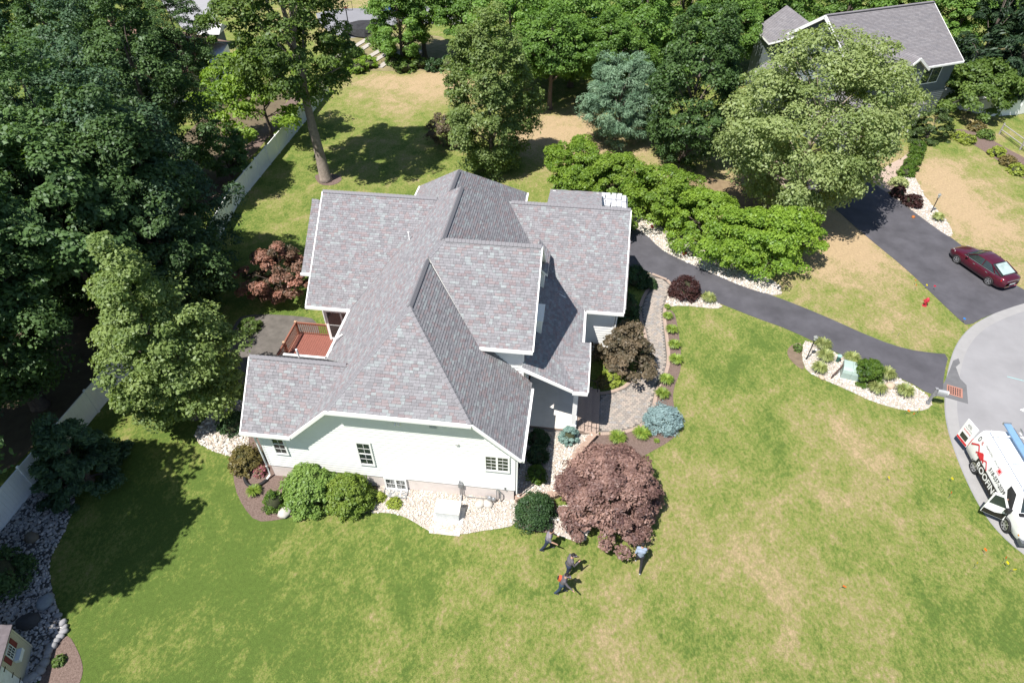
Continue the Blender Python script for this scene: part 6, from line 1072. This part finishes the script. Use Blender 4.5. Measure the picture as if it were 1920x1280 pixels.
    n = len(me.polygons); cen = np.empty(n*3); me.polygons.foreach_get('center', cen); cen = cen.reshape(-1,3); best = np.full(n, 1e9); mi = np.zeros(n, int)
    for p, q, r1, r2, m_ in CP:
        p_ = np.array(p); d = np.array(q)-p_; L2 = max(1e-9, d@d); t = np.clip(((cen-p_)@d)/L2, 0, 1); ds = np.linalg.norm(cen-(p_+t[:,None]*d), axis=1)-(r1+(r2-r1)*t)-(.004 if m_ in (1,2,4,5,6) else 0); k = ds < best; best[k] = ds[k]; mi[k] = m_
    me.polygons.foreach_set('material_index', mi.astype(np.int32)); me.polygons.foreach_set('use_smooth', [True]*n)
    zmin = min(v_.co.z for v_ in me.vertices) if not P.get('noground') else 0
    T = thing(name, label, 'person', (pos[0], pos[1], z-zmin), face); o = bpy.data.objects.new('body', me); C.objects.link(o); o.parent = T
    if cap:
        b = MB(); cm = mat('cap_%s'%(str(cap)), cap, .8)
        for j in range(4):
            pass
        pts = []; rr = []
        for k in range(6): t = math.pi/2*k/5; pts.append(hd+hu*(.035+.082*math.sin(t))-hf*.012); rr.append(max(.003, .108*math.cos(t)))
        b.tube(pts, rr, 16); b.obox(hd+hu*.04+hf*.14, hf*.035, l*.06, hu*.006); b.obj('cap', cm, T, True)
    return T, dict(hip=hip, sh=sh_, up=up, fw=fw_, hd=hd)
grey = (.10,.09,.10); navy = (.022,.03,.06)
person('worker with dark hair and grey shirt striding beside the white gravel patch', (1.70,15.70), math.radians(-8), (.20,.18,.205), navy, dict(lean=10, ll=(17,8), rl=(-14,12), la=(20,40,20), ra=(10,55,10)), None)
person('worker in a grey cap and dark hooded top standing with hands together', (2.58,14.42), math.radians(12), grey, navy, dict(lean=12, ll=(6,6), rl=(-5,4), la=(18,95,35), ra=(18,95,35), head=(20,0)), (.20,.18,.23), long=True)
T, J = person('worker in a grey cap carrying an orange pack while stepping forward', (2.25,13.56), math.radians(-14), grey, (.03,.05,.085), dict(lean=12, ll=(16,16), rl=(-10,14), la=(5,40), ra=(38,20), head=(18,0)), (.20,.18,.23), long=True)
bp_ = thing('orange_pack', 'small orange pack slung on the back of the lowest worker', 'bag', T.matrix_basis @ Vector((0,0,0)), math.radians(-14)); b = MB(); c = J['hip']+J['up']*.34-J['fw']*.20; b.obox((0,0,0), J['up']*.11, (0,.10,0), J['fw']*.06); o = b.obj('pack_body', mat('pack_orange', (.50,.10,.04), .6), bp_); o.location = c; b = MB(); b.obox((0,0,0), J['up']*.05, (0,.07,0), J['fw']*.02); o = b.obj('pocket', m_black, bp_); o.location = c-J['fw']*.09; bp_.location = T.location
person('man in a light blue grey shirt and dark trousers walking under the maroon tree', (5.92,14.88), math.radians(75), (.23,.28,.36), (.02,.02,.024), dict(lean=10, ll=(24,14), rl=(-22,16), la=(-22,20), ra=(20,40)), None, shoe=(.5,.5,.5))
pw_ = spot(1083,349,.9); person('worker in black bending over behind the garage roof', (pw_.x, pw_.y), math.radians(-10), (.02,.018,.022), (.015,.015,.02), dict(lean=75, ll=(10,8), rl=(-6,6), la=(30,10), ra=(20,15), head=(10,0)), None)
vp = vwx(.72,-.50,0); person('person sitting on the passenger seat inside the open van door', (vp[0], vp[1]), math.atan2(vdir.y, vdir.x), (.05,.05,.06), (.35,.22,.16), dict(hip=Vector((0,0,.95)), lean=-8, ll=(82,75), rl=(80,70), la=(35,60), ra=(50,60,-20), raout=35, noground=True), None)
print('objects', len(bpy.data.objects), 'tris', sum(len(p.vertices)-2 for m_ in bpy.data.meshes for p in m_.polygons))
